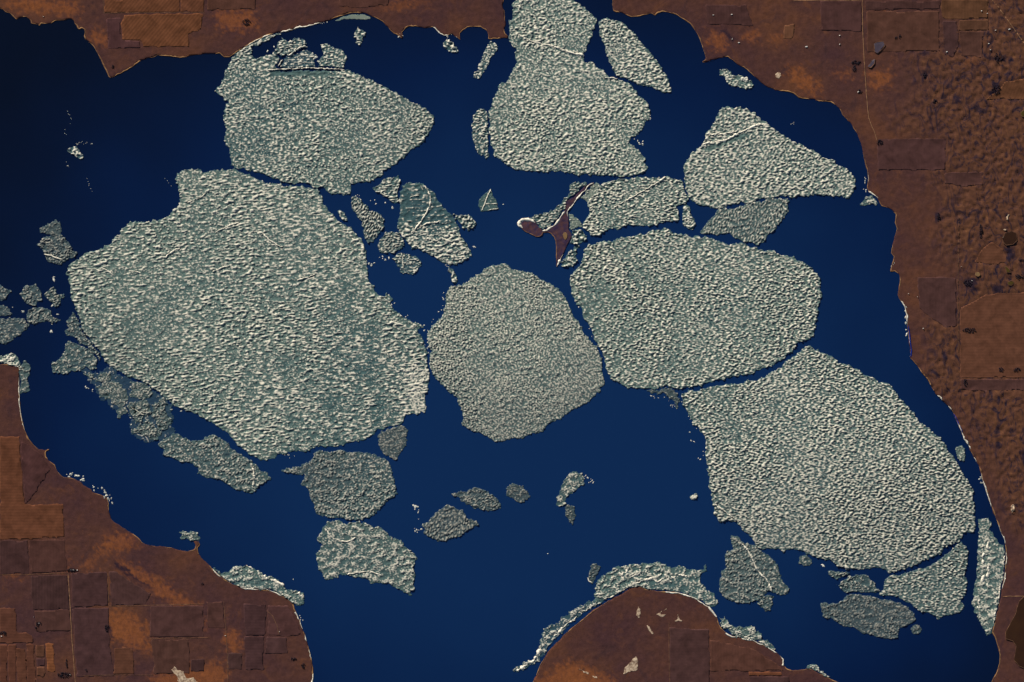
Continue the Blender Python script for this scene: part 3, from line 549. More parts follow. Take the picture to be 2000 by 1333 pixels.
ice_floe([(454,113),(448,125),(441,140),(436,155),(430,165),(419,177),(425,186),(436,193),(443,197),(440,212),(437,228),(439,245),(440,262),(442,275),(447,288),(450,298),(449,312),(452,322),(462,328),(478,332),(497,337),(515,341),(538,348),(550,352),(565,356),(590,358),(612,362),(628,365),(640,373),(655,379),(670,381),(684,380),(686,368),(692,360),(706,358),(722,356),(732,350),(748,342),(755,333),(768,325),(780,315),(795,302),(812,288),(828,272),(838,260),(845,248),(847,240),(844,230),(836,219),(825,210),(812,203),(800,199),(790,191),(775,183),(755,172),(740,165),(720,156),(703,150),(690,143),(676,139),(650,138),(620,138),(590,139),(560,141),(536,137),(540,125),(545,112),(535,108),(522,110),(508,113),(496,116),(490,108),(495,98),(488,92),(478,95),(464,105)],
    'bright', "large snow-dappled floe touching the northwestern shore with a rounded eastern nose", ridges=[([(522,137),(560,135.5),(600,133),(640,134),(674,137)], 1.8)],
    mod=lambda x, y, c, t, d, r, n: (c + .06 * smooth(600, 800, x) + .04 * smooth(230, 120, y) - .5 * smooth(9, 3, np.abs(y - 142)) * smooth(520, 540, x) * smooth(660, 630, x), t - .06 * smooth(600, 560, x), d + .14 * smooth(640, 800, x), r, n))
ice_floe([(626,88),(636,86),(648,93),(660,94),(672,101),(678,109),(677,128),(675,135),(650,132),(622,131),(622,118),(630,104)], 'bright', "square snowy slab joined at the ridge atop the northwest floe", cov=0.39, tone=.4)
ice_floe([(536,105),(537,92),(545,75),(548,70),(552,74),(560,80),(572,76),(585,72),(595,78),(598,86),(594,91),(585,95),(575,101),(560,105),(545,107)], 'bright', "loose snowy ice piece by the northern shore beside a diagonal ridge", cov=0.36, tone=.3, ridges=[([(563,109),(575,100),(588,92),(598,91)], 1.6)], rough=1.5)
ice_floe([(546,131),(560,113),(575,107),(590,98),(600,100),(612,104),(617,108),(606,112),(615,120),(616,130),(600,131),(570,133),(548,134)], 'sparse', "broken dark ice slab wedged between square slab and northwest floe", tone=.25, rough=1.4, ridges=[([(543,130),(548,123),(552,117)], 1.8)])
ice_floe([(655,41),(665,34.5),(676,31),(690,28),(710,29),(722,33),(724,36),(715,39),(700,38),(680,38),(670,37.5),(662,41)], 'clear', "smooth grey green sheet of ice in the northern cove", name="shore_ice", cov=0.03, tone=.93, dirt=.05, rel=.5, rough=.4)
ice_floe([(458,107),(470,98),(490,87),(510,77),(530,69),(545,64.5),(549,67),(535,72),(518,81),(502,90),(488,92),(474,99),(463,106)], 'shore', "narrow bright ice fringe curving along the northwestern beach", name="shore_ice", cov=0.51, rough=.7)
ice_floe([(1000,22),(1003,10),(1010,2),(1018,-12),(1108,-12),(1122,4),(1135,12),(1148,22),(1160,32),(1164,42),(1163,52),(1158,70),(1152,85),(1146,102),(1138,116),(1140,122),(1155,123),(1165,126),(1175,133),(1182,142),(1187,151),(1200,153),(1212,158),(1228,165),(1240,178),(1247,185),(1258,196),(1266,205),(1268,218),(1265,230),(1258,247),(1245,262),(1235,270),(1232,278),(1240,286),(1250,296),(1260,308),(1258,316),(1264,328),(1262,335),(1258,342),(1238,343),(1220,345),(1205,344),(1180,343),(1150,342),(1125,340),(1100,337),(1075,334),(1050,333),(1030,334),(1008,334),(995,325),(980,315),(965,308),(961,298),(958,280),(956,260),(955,240),(955,222),(960,205),(965,190),(972,176),(971,168),(976,162),(985,160),(992,152),(1000,140),(1004,125),(1008,110),(1008,95),(1002,90),(995,84),(994,70),(995,60),(993,45),(993,40),(998,43),(1003,54),(1001,40)],
    'bright', "tall bright bottle-shaped floe filling the northern inlet", cov=0.44, tone=0.61, ridges=[([(1012,68),(1025,76),(1040,81),(1060,86),(1080,90),(1100,98),(1120,105),(1140,108)], 2.6), ([(1180,153),(1195,152),(1206,154)], 1.6)])
ice_floe([(924,245),(924,232),(930,220),(936,214),(946,214),(950,220),(952,240),(953,265),(955,285),(957,303),(949,311),(942,305),(934,298),(929,285),(923,268)], 'diag', "narrow half-moon sliver split from the bottle-shaped floe", dirt=.1, cov=0.41, tone=.36)
ice_floe([(1168,42),(1175,38),(1190,38),(1202,40),(1215,44),(1222,48),(1232,58),(1243,70),(1255,85),(1268,100),(1278,115),(1290,130),(1298,145),(1304,160),(1310,172),(1311,180),(1300,181),(1285,176),(1268,170),(1250,167),(1235,160),(1222,152),(1210,150),(1200,145),(1195,132),(1188,112),(1182,95),(1175,80),(1168,65),(1170,52)],
    'bright', "spearhead-shaped bright floe pointing southeast off the bottle-shaped floe", cov=0.47, dirt=.1)
ice_floe([(865,88),(870,80),(872,75),(880,76),(886,84),(892,92),(897,98),(896,104),(888,104),(880,101),(870,97)], 'lumpy', "small lumpy white floe below the northern scalloped shore", cov=0.43, tone=.3)
ice_floe([(958,82),(965,82),(974,90),(972,98),(966,108),(958,115),(953,130),(945,142),(937,152),(930,151),(927,146),(932,135),(938,125),(942,112),(948,102),(952,92)], 'bright', "slender finger of lumpy ice beside the bottle-shaped floe's neck", cov=0.47, tone=.35)
ice_floe([(695,60),(700,52),(705,55),(712,60),(717,64),(712,72),(706,82),(701,88),(696,84),(692,72)], 'diag', "small diamond-shaped floe off the northern cove", cov=0.43, tone=.3)
ice_floe([(1404,137),(1412,135),(1422,138),(1432,146),(1445,147),(1458,150),(1466,158),(1472,166),(1466,171),(1452,174),(1440,170),(1428,169),(1420,160),(1416,151),(1406,147)], 'shore', "small green white floe hugging the northeastern shore point", cov=0.43, tone=0.54, dirt=.05)
ice_floe([(1410,210),(1425,208),(1440,211),(1455,213),(1470,220),(1485,229),(1495,238),(1503,244),(1512,253),(1525,262),(1540,270),(1555,279),(1575,289),(1595,298),(1615,308),(1635,320),(1650,330),(1662,338),(1669,342),(1672,352),(1671,372),(1664,382),(1652,390),(1640,383),(1625,383),(1605,380),(1590,381),(1570,384),(1550,385),(1530,385),(1510,386),(1490,388),(1475,393),(1455,398),(1440,400),(1425,402),(1405,406),(1390,406),(1375,402),(1360,398),(1350,389),(1345,383),(1340,370),(1335,355),(1334,340),(1335,320),(1340,310),(1352,300),(1362,296),(1368,288),(1371,283),(1378,276),(1380,262),(1388,250),(1398,235),(1405,220)],
    'diag', "boot-shaped bright floe crossed by two curved ridges near the eastern shore", cov=0.47, dirt=.1, tone=0.59, ridges=[([(1371,283),(1385,279),(1400,277),(1415,275),(1430,267),(1445,259),(1460,252),(1475,246),(1490,243),(1502,244)], 3.0), ([(1380,266),(1395,263),(1412,262),(1428,259),(1440,254)], 1.8)],
    mod=lambda x, y, c, t, d, r, n: (c - .55 * smooth(7, 2, np.abs((y - 285) + (x - 1400) * .37)) * smooth(1375, 1385, x) * smooth(1470, 1450, x), t, d, r, n))
ice_floe([(1367,455),(1370,447),(1378,437),(1386,428),(1400,412),(1412,408),(1430,405),(1450,403),(1470,396),(1490,391),(1510,389),(1540,388),(1541,395),(1538,412),(1532,425),(1520,440),(1505,455),(1492,470),(1478,480),(1470,476),(1450,471),(1440,468),(1425,460),(1412,460),(1400,464),(1390,458),(1380,460)],
    'upright', "grey fan-shaped floe with upright ripples under the boot-shaped floe")
ice_floe([(1138,440),(1145,428),(1152,415),(1150,405),(1146,396),(1153,385),(1160,375),(1170,364),(1180,356),(1195,352),(1215,350),(1235,348),(1255,346),(1265,350),(1285,350),(1302,345),(1320,350),(1330,352),(1332,362),(1338,372),(1342,380),(1343,388),(1338,396),(1330,399),(1320,404),(1326,412),(1326,425),(1325,432),(1312,434),(1300,433),(1285,438),(1265,442),(1245,442),(1225,444),(1205,449),(1190,452),(1172,458),(1160,461),(1150,457),(1143,450)],
    'rows', "snowy floe with one long diagonal ridge east of the island", cov=0.41, tone=0.61, ridges=[([(1198,407),(1215,396),(1235,385),(1252,376),(1268,367),(1285,356),(1301,346)], 2.0)])
ice_floe([(1334,402),(1340,399),(1347,405),(1347,415),(1353,424),(1358,434),(1360,441),(1352,448),(1340,447),(1332,440),(1332,428),(1333,415)], 'lumpy', "small upright lumpy floe between the ridge floe and grey fan floe", cov=0.47)
ice_floe([(1150,369),(1158,361),(1170,358),(1173,368),(1172,380),(1163,392),(1152,400),(1143,393),(1135,386),(1141,378)], 'clear', "pale smooth floe tucked against the island's northern spit", tone=.82, cov=0.27)
ice_floe([(1113,362),(1122,356),(1135,357),(1148,359),(1138,366),(1126,378),(1114,387),(1106,392),(1103,400),(1103,408),(1092,425),(1080,438),(1068,446),(1060,449),(1052,444),(1049,437),(1044,431),(1036,427),(1050,420),(1070,413),(1085,406),(1095,396),(1105,388),(1112,378)], 'rows', "rippled ice apron along the island's northwestern side", name="shore_ice", dirt=.25, cov=0.36, tone=.5)
ice_floe([(1112,432),(1112,418),(1120,420),(1128,426),(1135,434),(1140,446),(1128,445),(1116,447)], 'clear', "smooth green grey ice wedge east of the island's waist", tone=.8, cov=0.18)
ice_floe([(1119,451),(1130,448),(1142,455),(1150,461),(1148,470),(1138,474),(1125,478),(1117,480),(1113,476),(1119,464)], 'lumpy', "crumbled ice cluster against the island's eastern corner", rough=1.6, cov=0.39)
ice_floe([(1097,512),(1104,500),(1111,488),(1120,482),(1129,479),(1134,484),(1130,500),(1126,514),(1120,522),(1112,520),(1104,524),(1096,521)], 'lumpy', "crumbled ice cluster beside the island's southern tip", rough=1.6, cov=0.39)
ice_floe([(1112,545),(1115,535),(1122,528),(1132,518),(1136,502),(1141,490),(1150,480),(1165,478),(1180,472),(1200,467),(1220,463),(1240,462),(1262,456),(1280,450),(1296,446),(1310,450),(1316,456),(1330,457),(1345,460),(1362,462),(1375,464),(1395,468),(1415,475),(1435,477),(1455,478),(1470,482),(1490,490),(1510,490),(1530,500),(1550,505),(1570,512),(1585,525),(1598,537),(1605,550),(1605,570),(1603,585),(1598,600),(1597,615),(1594,630),(1592,645),(1590,652),(1580,661),(1570,666),(1558,674),(1550,684),(1540,693),(1528,703),(1515,711),(1500,718),(1482,726),(1465,729),(1450,731),(1430,737),(1412,743),(1390,745),(1370,754),(1350,758),(1330,760),(1318,760),(1303,753),(1290,758),(1270,760),(1255,760),(1240,757),(1228,755),(1215,748),(1200,745),(1190,738),(1183,722),(1180,705),(1175,690),(1168,670),(1160,655),(1150,635),(1138,610),(1125,590),(1117,575),(1112,560)],
    'rows', "broad snow-rippled floe southeast of the island", cov=0.39, tone=0.59, mod=lambda x, y, c, t, d, r, n: (c - .06 * smooth(1300, 1180, x) * smooth(520, 600, y) + .06 * smooth(1450, 1580, x), t + .06 * smooth(1300, 1180, x), d, r, n))
ice_floe([(1262,763),(1290,765),(1300,758),(1318,764),(1326,772),(1328,785),(1322,797),(1318,786),(1305,777),(1285,770)], 'faint', "thin grey brash fringe below the broad rippled floe", tone=.3, rough=1.5)
ice_floe([(870,570),(880,560),(895,560),(910,552),(920,545),(932,535),(945,527),(960,520),(978,517),(995,522),(1012,530),(1028,534),(1042,534),(1052,543),(1065,550),(1080,558),(1092,568),(1105,582),(1112,598),(1120,618),(1130,635),(1142,652),(1152,665),(1160,674),(1168,690),(1173,702),(1177,725),(1181,745),(1180,755),(1170,765),(1155,778),(1140,790),(1128,798),(1110,805),(1095,818),(1082,826),(1070,835),(1062,842),(1048,845),(1030,852),(1020,857),(1005,859),(990,860),(973,861),(958,858),(945,850),(935,845),(922,843),(910,835),(901,830),(903,815),(902,800),(895,787),(888,773),(875,763),(868,755),(860,745),(850,740),(845,728),(840,712),(838,698),(840,685),(836,665),(838,650),(840,640),(850,630),(862,618),(870,600),(872,585)],
    'dome', "rounded pebbly floe in the middle of the lake", mod=lambda x, y, c, t, d, r, n: (c, t - .08 * smooth(640, 830, y), d + .3 * smooth(660, 830, y) + .15 * smooth(1050, 1170, x), r * (1 - .45 * smooth(1010, 1160, x) * smooth(560, 800, y)), n))
ice_floe([(342,345),(350,336),(365,333),(390,334),(410,334),(440,333),(462,332),(480,338),(497,345),(510,352),(525,358),(540,360),(552,361),(575,366),(600,369),(618,370),(624,375),(628,388),(634,400),(648,413),(655,422),(664,432),(672,435),(682,444),(692,454),(702,464),(708,474),(713,487),(716,502),(717,520),(720,535),(722,550),(730,560),(738,572),(748,578),(754,572),(760,576),(766,585),(762,595),(775,607),(785,615),(795,625),(808,630),(822,634),(826,640),(815,648),(824,656),(828,668),(832,690),(833,705),(837,735),(836,765),(830,772),(831,790),(830,806),(815,808),(800,812),(788,818),(785,828),(778,831),(760,835),(745,837),(733,843),(730,851),(720,858),(705,862),(690,865),(670,870),(650,874),(632,876),(615,875),(600,879),(580,882),(560,886),(545,890),(530,897),(518,901),(508,899),(495,892),(480,884),(470,876),(460,866),(447,850),(440,845),(425,836),(412,825),(398,817),(380,808),(360,800),(345,795),(330,786),(318,774),(305,763),(298,756),(285,748),(272,743),(258,738),(245,733),(228,725),(215,716),(205,705),(197,693),(188,680),(178,667),(166,650),(157,632),(152,615),(146,600),(141,585),(138,570),(137,560),(133,545),(130,530),(133,518),(142,510),(155,505),(165,497),(180,492),(195,488),(208,480),(222,472),(232,460),(242,445),(255,435),(265,432),(280,434),(298,432),(313,428),(325,426),(333,418),(338,410),(352,402),(353,390),(350,375),(344,362)],
    'sparse', "giant floe, largest of all, teal with thin white snow ridges",
    mod=lambda x, y, c, t, d, r, n: (c - .04 * smooth(480, 700, x) * smooth(560, 700, y) + .34 * smooth(775, 800, x) * smooth(690, 725, y) + .05 * smooth(420, 300, y - .2 * x), t - .13 * smooth(430, 700, x) * smooth(500, 700, y) + .05 * smooth(450, 250, x), d + .30 * smooth(420, 180, x) * smooth(520, 700, y), r, n + .1 * smooth(480, 620, x + .6 * (y - 560))),
    top=1.0, ridges=[([(420,455),(435,447),(450,440),(468,434)], 2.4), ([(512,455),(522,465),(535,475),(548,482),(562,480)], 2.0), ([(188,527),(200,524),(210,530),(222,538)], 2.2), ([(320,505),(330,497),(340,490),(352,485)], 2.0), ([(415,532),(432,524),(450,518)], 1.6), ([(580,547),(600,542),(615,536)], 1.6), ([(752,675),(756,692),(764,708),(771,719)], 1.4), ([(365,397),(378,391),(392,386),(402,378)], 1.8), ([(252,528),(265,531),(276,534)], 1.8)])
ice_floe([(130,640),(133,622),(141,610),(150,622),(158,642),(172,664),(190,688),(196,704),(186,694),(170,680),(155,672),(140,660),(128,652)], 'grey', "brownish rubble strip frayed from the giant floe's western edge", rough=1.5, tone=.35)
ice_floe([(100,715),(103,708),(118,702),(122,690),(127,672),(133,666),(150,670),(165,678),(178,686),(188,700),(190,722),(180,726),(170,718),(160,722),(150,726),(135,728),(124,734),(118,728),(105,730)], 'grey', "ragged grey floe off the giant floe's southwestern fringe", dirt=.45)
ice_floe([(158,724),(190,726),(208,716),(228,730),(250,742),(276,752),(300,764),(322,780),(334,798),(340,816),(336,830),(342,848),(318,866),(285,860),(258,847),(255,826),(250,800),(226,800),(203,785),(186,760),(170,742)], 'grey', "dark sheet of mashed brash ice between the southwestern chain floes", dirt=.05, tone=.02, cov=.07, rough=2.4, top=.4, rel=2)
for poly, lab in (([(163,730),(175,726),(186,730),(180,740),(170,738)], "tiny rubbly floe heading the broken chain beside the ragged grey floe"),
    ([(184,738),(198,729),(212,732),(212,742),(200,744),(190,746)], "small tan rubbly floe just above the boxy slate floe"),
    ([(190,757),(205,747),(222,743),(238,752),(248,765),(248,780),(235,797),(228,795),(215,785),(203,778),(195,768)], "boxy slate grey floe in the broken southwestern chain"),
    ([(255,745),(270,746),(285,752),(296,760),(298,772),(290,780),(270,778),(252,778),(250,768),(254,758)], "mottled grey floe pressed to the giant floe beside the boxy slate floe"),
    ([(253,795),(262,786),(280,783),(290,790),(294,805),(288,812),(278,815),(275,825),(265,828),(256,818),(254,805)], "grey floe with one straight white ridge in the broken chain"),
    ([(296,795),(300,786),(318,778),(330,788),(322,800),(328,812),(332,828),(325,840),(312,842),(303,830),(300,812)], "upright speckled grey floe next to the straight-ridged floe"),
    ([(258,840),(268,830),(280,825),(297,822),(303,836),(310,848),(305,860),(290,857),(275,850),(260,845)], "speckled dark floe just south of the straight-ridged floe"),
    ([(230,803),(240,800),(247,805),(240,812),(233,815),(229,809)], "tiny diamond floe below the boxy slate floe")):
    ice_floe(poly, 'faint' if 'slate' in lab or 'mottled' in lab else 'grey', lab, dirt=.6, tone=.5, cov=.34, rough=1.6, top=1.8, ridges=[([(255,796),(265,802),(281,812)], 1.5)] if 'one straight' in lab else ())
ice_floe([(308,870),(318,862),(332,852),(335,846),(348,848),(360,857),(378,858),(395,862),(402,852),(420,850),(435,860),(450,873),(465,884),(478,893),(495,903),(505,912),(522,925),(530,935),(525,940),(510,945),(498,960),(490,965),(478,962),(462,957),(448,947),(430,938),(412,935),(395,932),(385,925),(388,912),(375,905),(358,904),(345,900),(330,895),(318,890),(322,880)], 'grey', "long grey rubble floe trailing off the giant floe's southern corner", dirt=.42, cov=0.33, ridges=[([(490,905),(495,918),(497,932),(494,950)], 3.0)])
ice_floe([(75,452),(82,444),(95,436),(108,429),(119,433),(119,450),(118,459),(105,461),(90,459),(80,457)], 'faint', "dull green wedge floe joined above a round floe in the western bay", cov=0.23)
ice_floe([(75,478),(84,464),(100,462),(120,461),(130,470),(138,480),(142,490),(150,495),(148,500),(138,507),(128,508),(118,514),(105,515),(93,512),(88,500),(84,488)], 'grey', "round dark floe with one pale stripe in the western bay", dirt=.75, tone=.3, ridges=[([(86,497),(98,499),(110,504),(122,507)], 1.6)])
for poly, lab in (([(-12,556),(0,556),(10,562),(20,566),(23,571),(15,580),(5,590),(-12,592)], "dim floe cut by the western limit of the bay"),
    ([(38,572),(45,562),(58,560),(70,554),(74,562),(80,572),(83,585),(75,593),(65,597),(50,594),(42,585)], "blocky tan-edged floe in the western floe cluster"),
    ([(85,573),(95,567),(105,560),(110,566),(111,575),(118,578),(125,574),(130,580),(120,588),(115,596),(108,604),(104,595),(95,588),(88,580)], "star-shaped tan floe between blocky floe and giant floe"),
    ([(52,620),(55,606),(70,600),(88,602),(98,608),(108,618),(118,625),(110,630),(95,628),(80,630),(65,633),(55,628)], "flat green grey floe under the blocky tan-edged floe"),
    ([(-12,619),(10,621),(30,622),(48,624),(58,635),(50,645),(35,655),(25,664),(10,670),(-12,668)], "brownish wedge floe at the western end of the cluster"),
    ([(-12,598),(8,598),(20,604),(26,615),(10,618),(-12,616)], "small dark floe resting on the brownish wedge floe")):
    ice_floe(poly, 'grey', lab, dirt=.66, tone=.34, cov=0.33)
ice_floe([(131,292),(138,289),(148,290),(158,294),(165,302),(160,309),(150,306),(140,302),(134,298)], 'lumpy', "lone small white floe out in the northwestern open water", cov=0.55, tone=.3, dirt=.02)
ice_floe([(-12,697),(10,693),(25,692),(35,696),(40,710),(36,714),(20,712),(0,708),(-12,708)], 'shore', "bright white ice rim capping the western headland", name="shore_ice", cov=0.56, dirt=0)
ice_floe([(38.5,714),(48,708),(60,716),(60,728),(55,745),(55,765),(45,770),(40,776),(38.5,750)], 'shore', "grey green ice shelf down the western headland's side", name="shore_ice", dirt=.5, cov=0.27)
ice_floe([(686,387),(693,383),(704,388),(715,400),(725,410),(735,412),(745,420),(750,432),(748,445),(740,455),(736,465),(728,474),(715,472),(710,462),(707,450),(707,435),(698,422),(688,408),(685,396)], 'upright', "grey hourglass floe below the northwest floe's southern tip", dirt=.4, tone=.36)
ice_floe([(658,412),(665,411),(672,416),(678,428),(679,433),(670,429),(664,420)], 'lumpy', "tiny lumpy floe in the cleft between giant and hourglass floes", dirt=.1)
ice_floe([(728,368),(740,360),(752,350),(765,345),(778,343),(784,352),(782,360),(777,372),(776,385),(778,394),(772,398),(762,395),(755,385),(742,375)], 'sparse', "small wedge floe speckled with ridges beside the scored floe", tone=.36, cov=0.37)
ice_floe([(780,374),(786,364),(798,356),(812,358),(828,361),(838,370),(850,382),(858,393),(867,405),(878,418),(888,428),(896,445),(900,462),(910,475),(920,490),(922,502),(912,506),(900,514),(890,518),(875,515),(862,510),(850,502),(838,497),(828,493),(815,482),(803,487),(796,475),(785,460),(776,448),(775,435),(782,425),(780,410),(780,396)], 'sparse', "dark floe scored by a long curved white ridge with lumpy southern end", tone=.4,
    ridges=[([(829,362),(836,374),(841,388),(839,402),(832,418),(822,432),(812,446),(804,456)], 2.4), ([(820,443),(830,438),(845,435),(862,432)], 2.0), ([(800,386),(810,383),(818,381)], 1.4), ([(822,362),(827,373)], 1.2)],
    mod=lambda x, y, c, t, d, r, n: (c - .20 + .34 * smooth(425, 460, y), t - .12 * smooth(460, 425, y), d, r * (.4 + .9 * smooth(425, 465, y)), n * smooth(420, 460, y)))
ice_floe([(883,416),(895,419),(910,420),(922,425),(930,435),(926,444),(915,450),(903,446),(897,435),(889,425)], 'lumpy', "small lumpy floe clinging to the scored floe's eastern flank", dirt=.2)
ice_floe([(737,480),(745,462),(752,455),(768,452),(782,456),(790,465),(788,480),(780,489),(768,496),(752,496),(742,492)], 'diag', "roundish grey floe south of the hourglass floe", dirt=.35, tone=.35)
ice_floe([(765,505),(778,495),(790,494),(800,496),(812,500),(822,510),(824,520),(812,533),(800,537),(790,535),(780,535),(778,520),(770,512)], 'sparse', "angular floe with a white upright ridge below the roundish grey floe", tone=.28, ridges=[([(784,494),(787,504),(786,514),(790,522)], 1.8)])
ice_floe([(876,520),(884,528),(893,540),(896,548),(890,555),(882,550),(879,538),(874,528)], 'lumpy', "little curled white floe just north of the rounded pebbly floe", cov=0.47)
ice_floe([(934,402),(935,393),(943,383),(952,374),(959,369),(964,382),(970,393),(974,408),(960,411),(948,412),(940,412)], 'clear', "tiny dark triangular floe marked by crossing white ridges", cov=0.11, tone=.4, rough=.6, ridges=[([(959,370),(954,380),(948,395),(941,412)], 1.8), ([(946,399),(958,398),(972,399)], 1.5), ([(954,411),(964,409),(974,407)], 1.1)])
ice_floe([(737,852),(746,842),(762,838),(780,832),(792,834),(799,840),(796,858),(790,880),(780,890),(772,899),(762,894),(748,887),(740,872)], 'faint', "plain grey squarish floe below the giant floe's southeast corner", cov=0.33)
ice_floe([(550,920),(565,914),(580,912),(595,906),(610,898),(615,886),(622,881),(640,884),(660,880),(685,882),(710,884),(735,890),(750,897),(761,906),(764,920),(772,938),(775,955),(777,965),(765,975),(752,985),(740,1000),(730,1008),(715,1012),(700,1016),(680,1016),(660,1014),(640,1012),(628,1008),(620,1003),(612,990),(606,970),(600,955),(590,945),(595,930),(575,926)], 'grey', "charcoal grey diagonal-rippled floe with a thin western tail", dirt=.48, cov=0.34, tone=.34, mod=lambda x, y, c, t, d, r, n: (c, t, d + .25 * smooth(700, 620, x + .5 * (y - 950)) - .1, r, n))
ice_floe([(632,1028),(640,1021),(655,1019),(675,1023),(700,1021),(718,1024),(740,1033),(760,1045),(775,1052),(790,1060),(800,1075),(812,1085),(816,1092),(808,1110),(810,1125),(806,1150),(802,1164),(790,1158),(772,1150),(760,1142),(740,1142),(725,1138),(715,1127),(695,1128),(680,1123),(665,1125),(645,1132),(630,1128),(622,1110),(618,1092),(622,1078),(632,1065),(622,1058),(616,1052),(630,1040)], 'shore', "cream marbled floe south of the charcoal grey floe", cov=0.37, tone=.5, dirt=.25, rough=1.4, ridges=[([(634,1032),(642,1043),(650,1052),(665,1057),(680,1058),(695,1050)], 2.2), ([(678,1122),(700,1118),(722,1116),(745,1124)], 2.0)])
ice_floe([(822,1025),(835,1020),(848,1005),(855,997),(870,988),(888,990),(905,998),(915,1010),(930,1018),(936,1026),(925,1032),(905,1042),(885,1052),(870,1058),(855,1058),(840,1050),(828,1042),(832,1035)], 'upright', "dim fan-shaped floe in the southern open water", dirt=.75, tone=.3)
ice_floe([(880,965),(895,960),(912,958),(930,954),(948,958),(965,970),(975,982),(980,992),(970,998),(955,999),(940,996),(925,992),(912,985),(900,975)], 'grey', "dim leaf-shaped floe north of the dim fan-shaped floe", dirt=.7, tone=.28)
ice_floe([(988,955),(1000,945),(1015,948),(1030,958),(1035,970),(1025,982),(1012,982),(1000,975),(990,968)], 'faint', "faint rounded floe beside the dim leaf-shaped floe", tone=.28)
ice_floe([(1088,985),(1090,970),(1098,955),(1103,935),(1112,925),(1125,922),(1135,925),(1143,935),(1140,948),(1130,955),(1118,965),(1108,972),(1106,985),(1092,992)], 'shore', "tan club-shaped floe in the southern open water", dirt=.3, cov=0.39, tone=.4)
ice_floe([(1100,992),(1110,984),(1120,990),(1126,1010),(1118,1027),(1110,1018),(1104,1005)], 'faint', "faint teardrop floe below the tan club-shaped floe", tone=.3)
ice_floe([(1348,970),(1355,965),(1362,963),(1364,970),(1355,978),(1349,976)], 'shore', "lone pebble-like pale floe off the southeastern floe's western edge", cov=0.58, rough=.5)
ice_floe([(1330,770),(1345,765),(1365,762),(1385,757),(1400,752),(1420,750),(1445,747),(1470,742),(1490,737),(1510,727),(1525,717),(1540,705),(1555,692),(1570,681),(1580,674),(1592,682),(1605,688),(1618,693),(1630,700),(1645,710),(1660,713),(1675,722),(1690,732),(1710,742),(1730,750),(1745,762),(1762,782),(1780,805),(1797,825),(1815,838),(1830,850),(1842,862),(1855,885),(1870,905),(1882,925),(1892,940),(1900,955),(1903,975),(1905,1000),(1907,1020),(1905,1035),(1900,1043),(1892,1042),(1885,1046),(1872,1056),(1855,1067),(1840,1077),(1820,1089),(1800,1099),(1780,1106),(1760,1110),(1745,1117),(1735,1120),(1730,1114),(1715,1111),(1700,1110),(1680,1111),(1660,1112),(1645,1109),(1632,1107),(1625,1098),(1610,1095),(1598,1090),(1580,1083),(1565,1076),(1548,1072),(1530,1074),(1510,1073),(1490,1072),(1475,1062),(1462,1048),(1450,1033),(1438,1020),(1425,1017),(1405,1017),(1395,1008),(1393,998),(1390,980),(1386,955),(1383,930),(1380,905),(1378,885),(1378,858),(1370,845),(1355,830),(1345,812),(1335,795),(1333,780)],
    'rows', "huge wave-rippled pale floe in the southeast", cov=0.43, tone=0.51, mod=lambda x, y, c, t, d, r, n: (c + .05 * smooth(800, 1000, y), t, d + .30 * smooth(800, 1060, y + .15 * (x - 1600)), r + 1.0 * smooth(850, 1000, y), n), ridges=[([(1395,985),(1412,996),(1428,1008),(1445,1022)], 2.4)])
ice_floe([(1878,1059),(1889,1070),(1891,1085),(1888,1105),(1886,1125),(1890,1135),(1885,1150),(1885,1165),(1878,1175),(1885,1185),(1878,1195),(1860,1200),(1842,1204),(1832,1210),(1825,1202),(1810,1198),(1795,1192),(1782,1183),(1770,1174),(1755,1166),(1740,1165),(1724,1166),(1716,1162),(1724,1153),(1724,1143),(1731,1131),(1740,1127),(1754,1126),(1771,1119),(1787,1114),(1807,1107),(1826,1098),(1842,1088),(1856,1078),(1868,1066)], 'rows', "squarish rippled floe split off the huge southeastern floe", dirt=.3, tone=.5, rel=8)
ice_floe([(1632,1142),(1645,1135),(1655,1128),(1670,1122),(1685,1122),(1698,1130),(1708,1140),(1712,1150),(1720,1154),(1711,1161),(1695,1158),(1670,1157),(1650,1157),(1642,1150)], 'grey', "lens-shaped grey floe beneath the huge southeastern floe's notch", dirt=.55, rel=7)
ice_floe([(1615,1115),(1625,1112),(1645,1116),(1660,1119),(1650,1127),(1635,1130),(1620,1126)], 'grey', "short grey floe under the huge southeastern floe's southwestern lip", dirt=.55)
ice_floe([(1604,1180),(1612,1178),(1620,1183),(1635,1178),(1645,1170),(1655,1163),(1672,1161),(1700,1164),(1720,1171),(1740,1173),(1760,1180),(1775,1188),(1785,1200),(1788,1210),(1780,1217),(1765,1225),(1755,1228),(1752,1245),(1740,1248),(1720,1247),(1700,1240),(1685,1235),(1665,1225),(1655,1227),(1640,1218),(1622,1205),(1612,1208),(1606,1195)], 'grey', "dark slate oval floe below the lens-shaped grey floe", dirt=.8, tone=.34, rel=7)
ice_floe([(1780,1227),(1788,1220),(1797,1221),(1800,1230),(1793,1238),(1783,1237)], 'faint', "small grey knob floe at the slate oval floe's eastern end")
ice_floe([(1428,1045),(1440,1052),(1455,1062),(1468,1064),(1480,1072),(1495,1083),(1510,1092),(1518,1102),(1520,1115),(1525,1130),(1533,1142),(1543,1150),(1540,1160),(1525,1165),(1512,1160),(1500,1154),(1488,1166),(1478,1174),(1462,1180),(1445,1179),(1430,1175),(1415,1168),(1405,1155),(1405,1135),(1408,1115),(1420,1110),(1417,1090),(1420,1078),(1432,1073),(1429,1058)], 'grey', "grey angular floe with a tan diagonal seam near the peninsula", dirt=.6, tone=.46, ridges=[([(1448,1062),(1458,1072),(1468,1088),(1475,1105),(1482,1118),(1494,1128),(1503,1142),(1507,1156)], 2.6)])
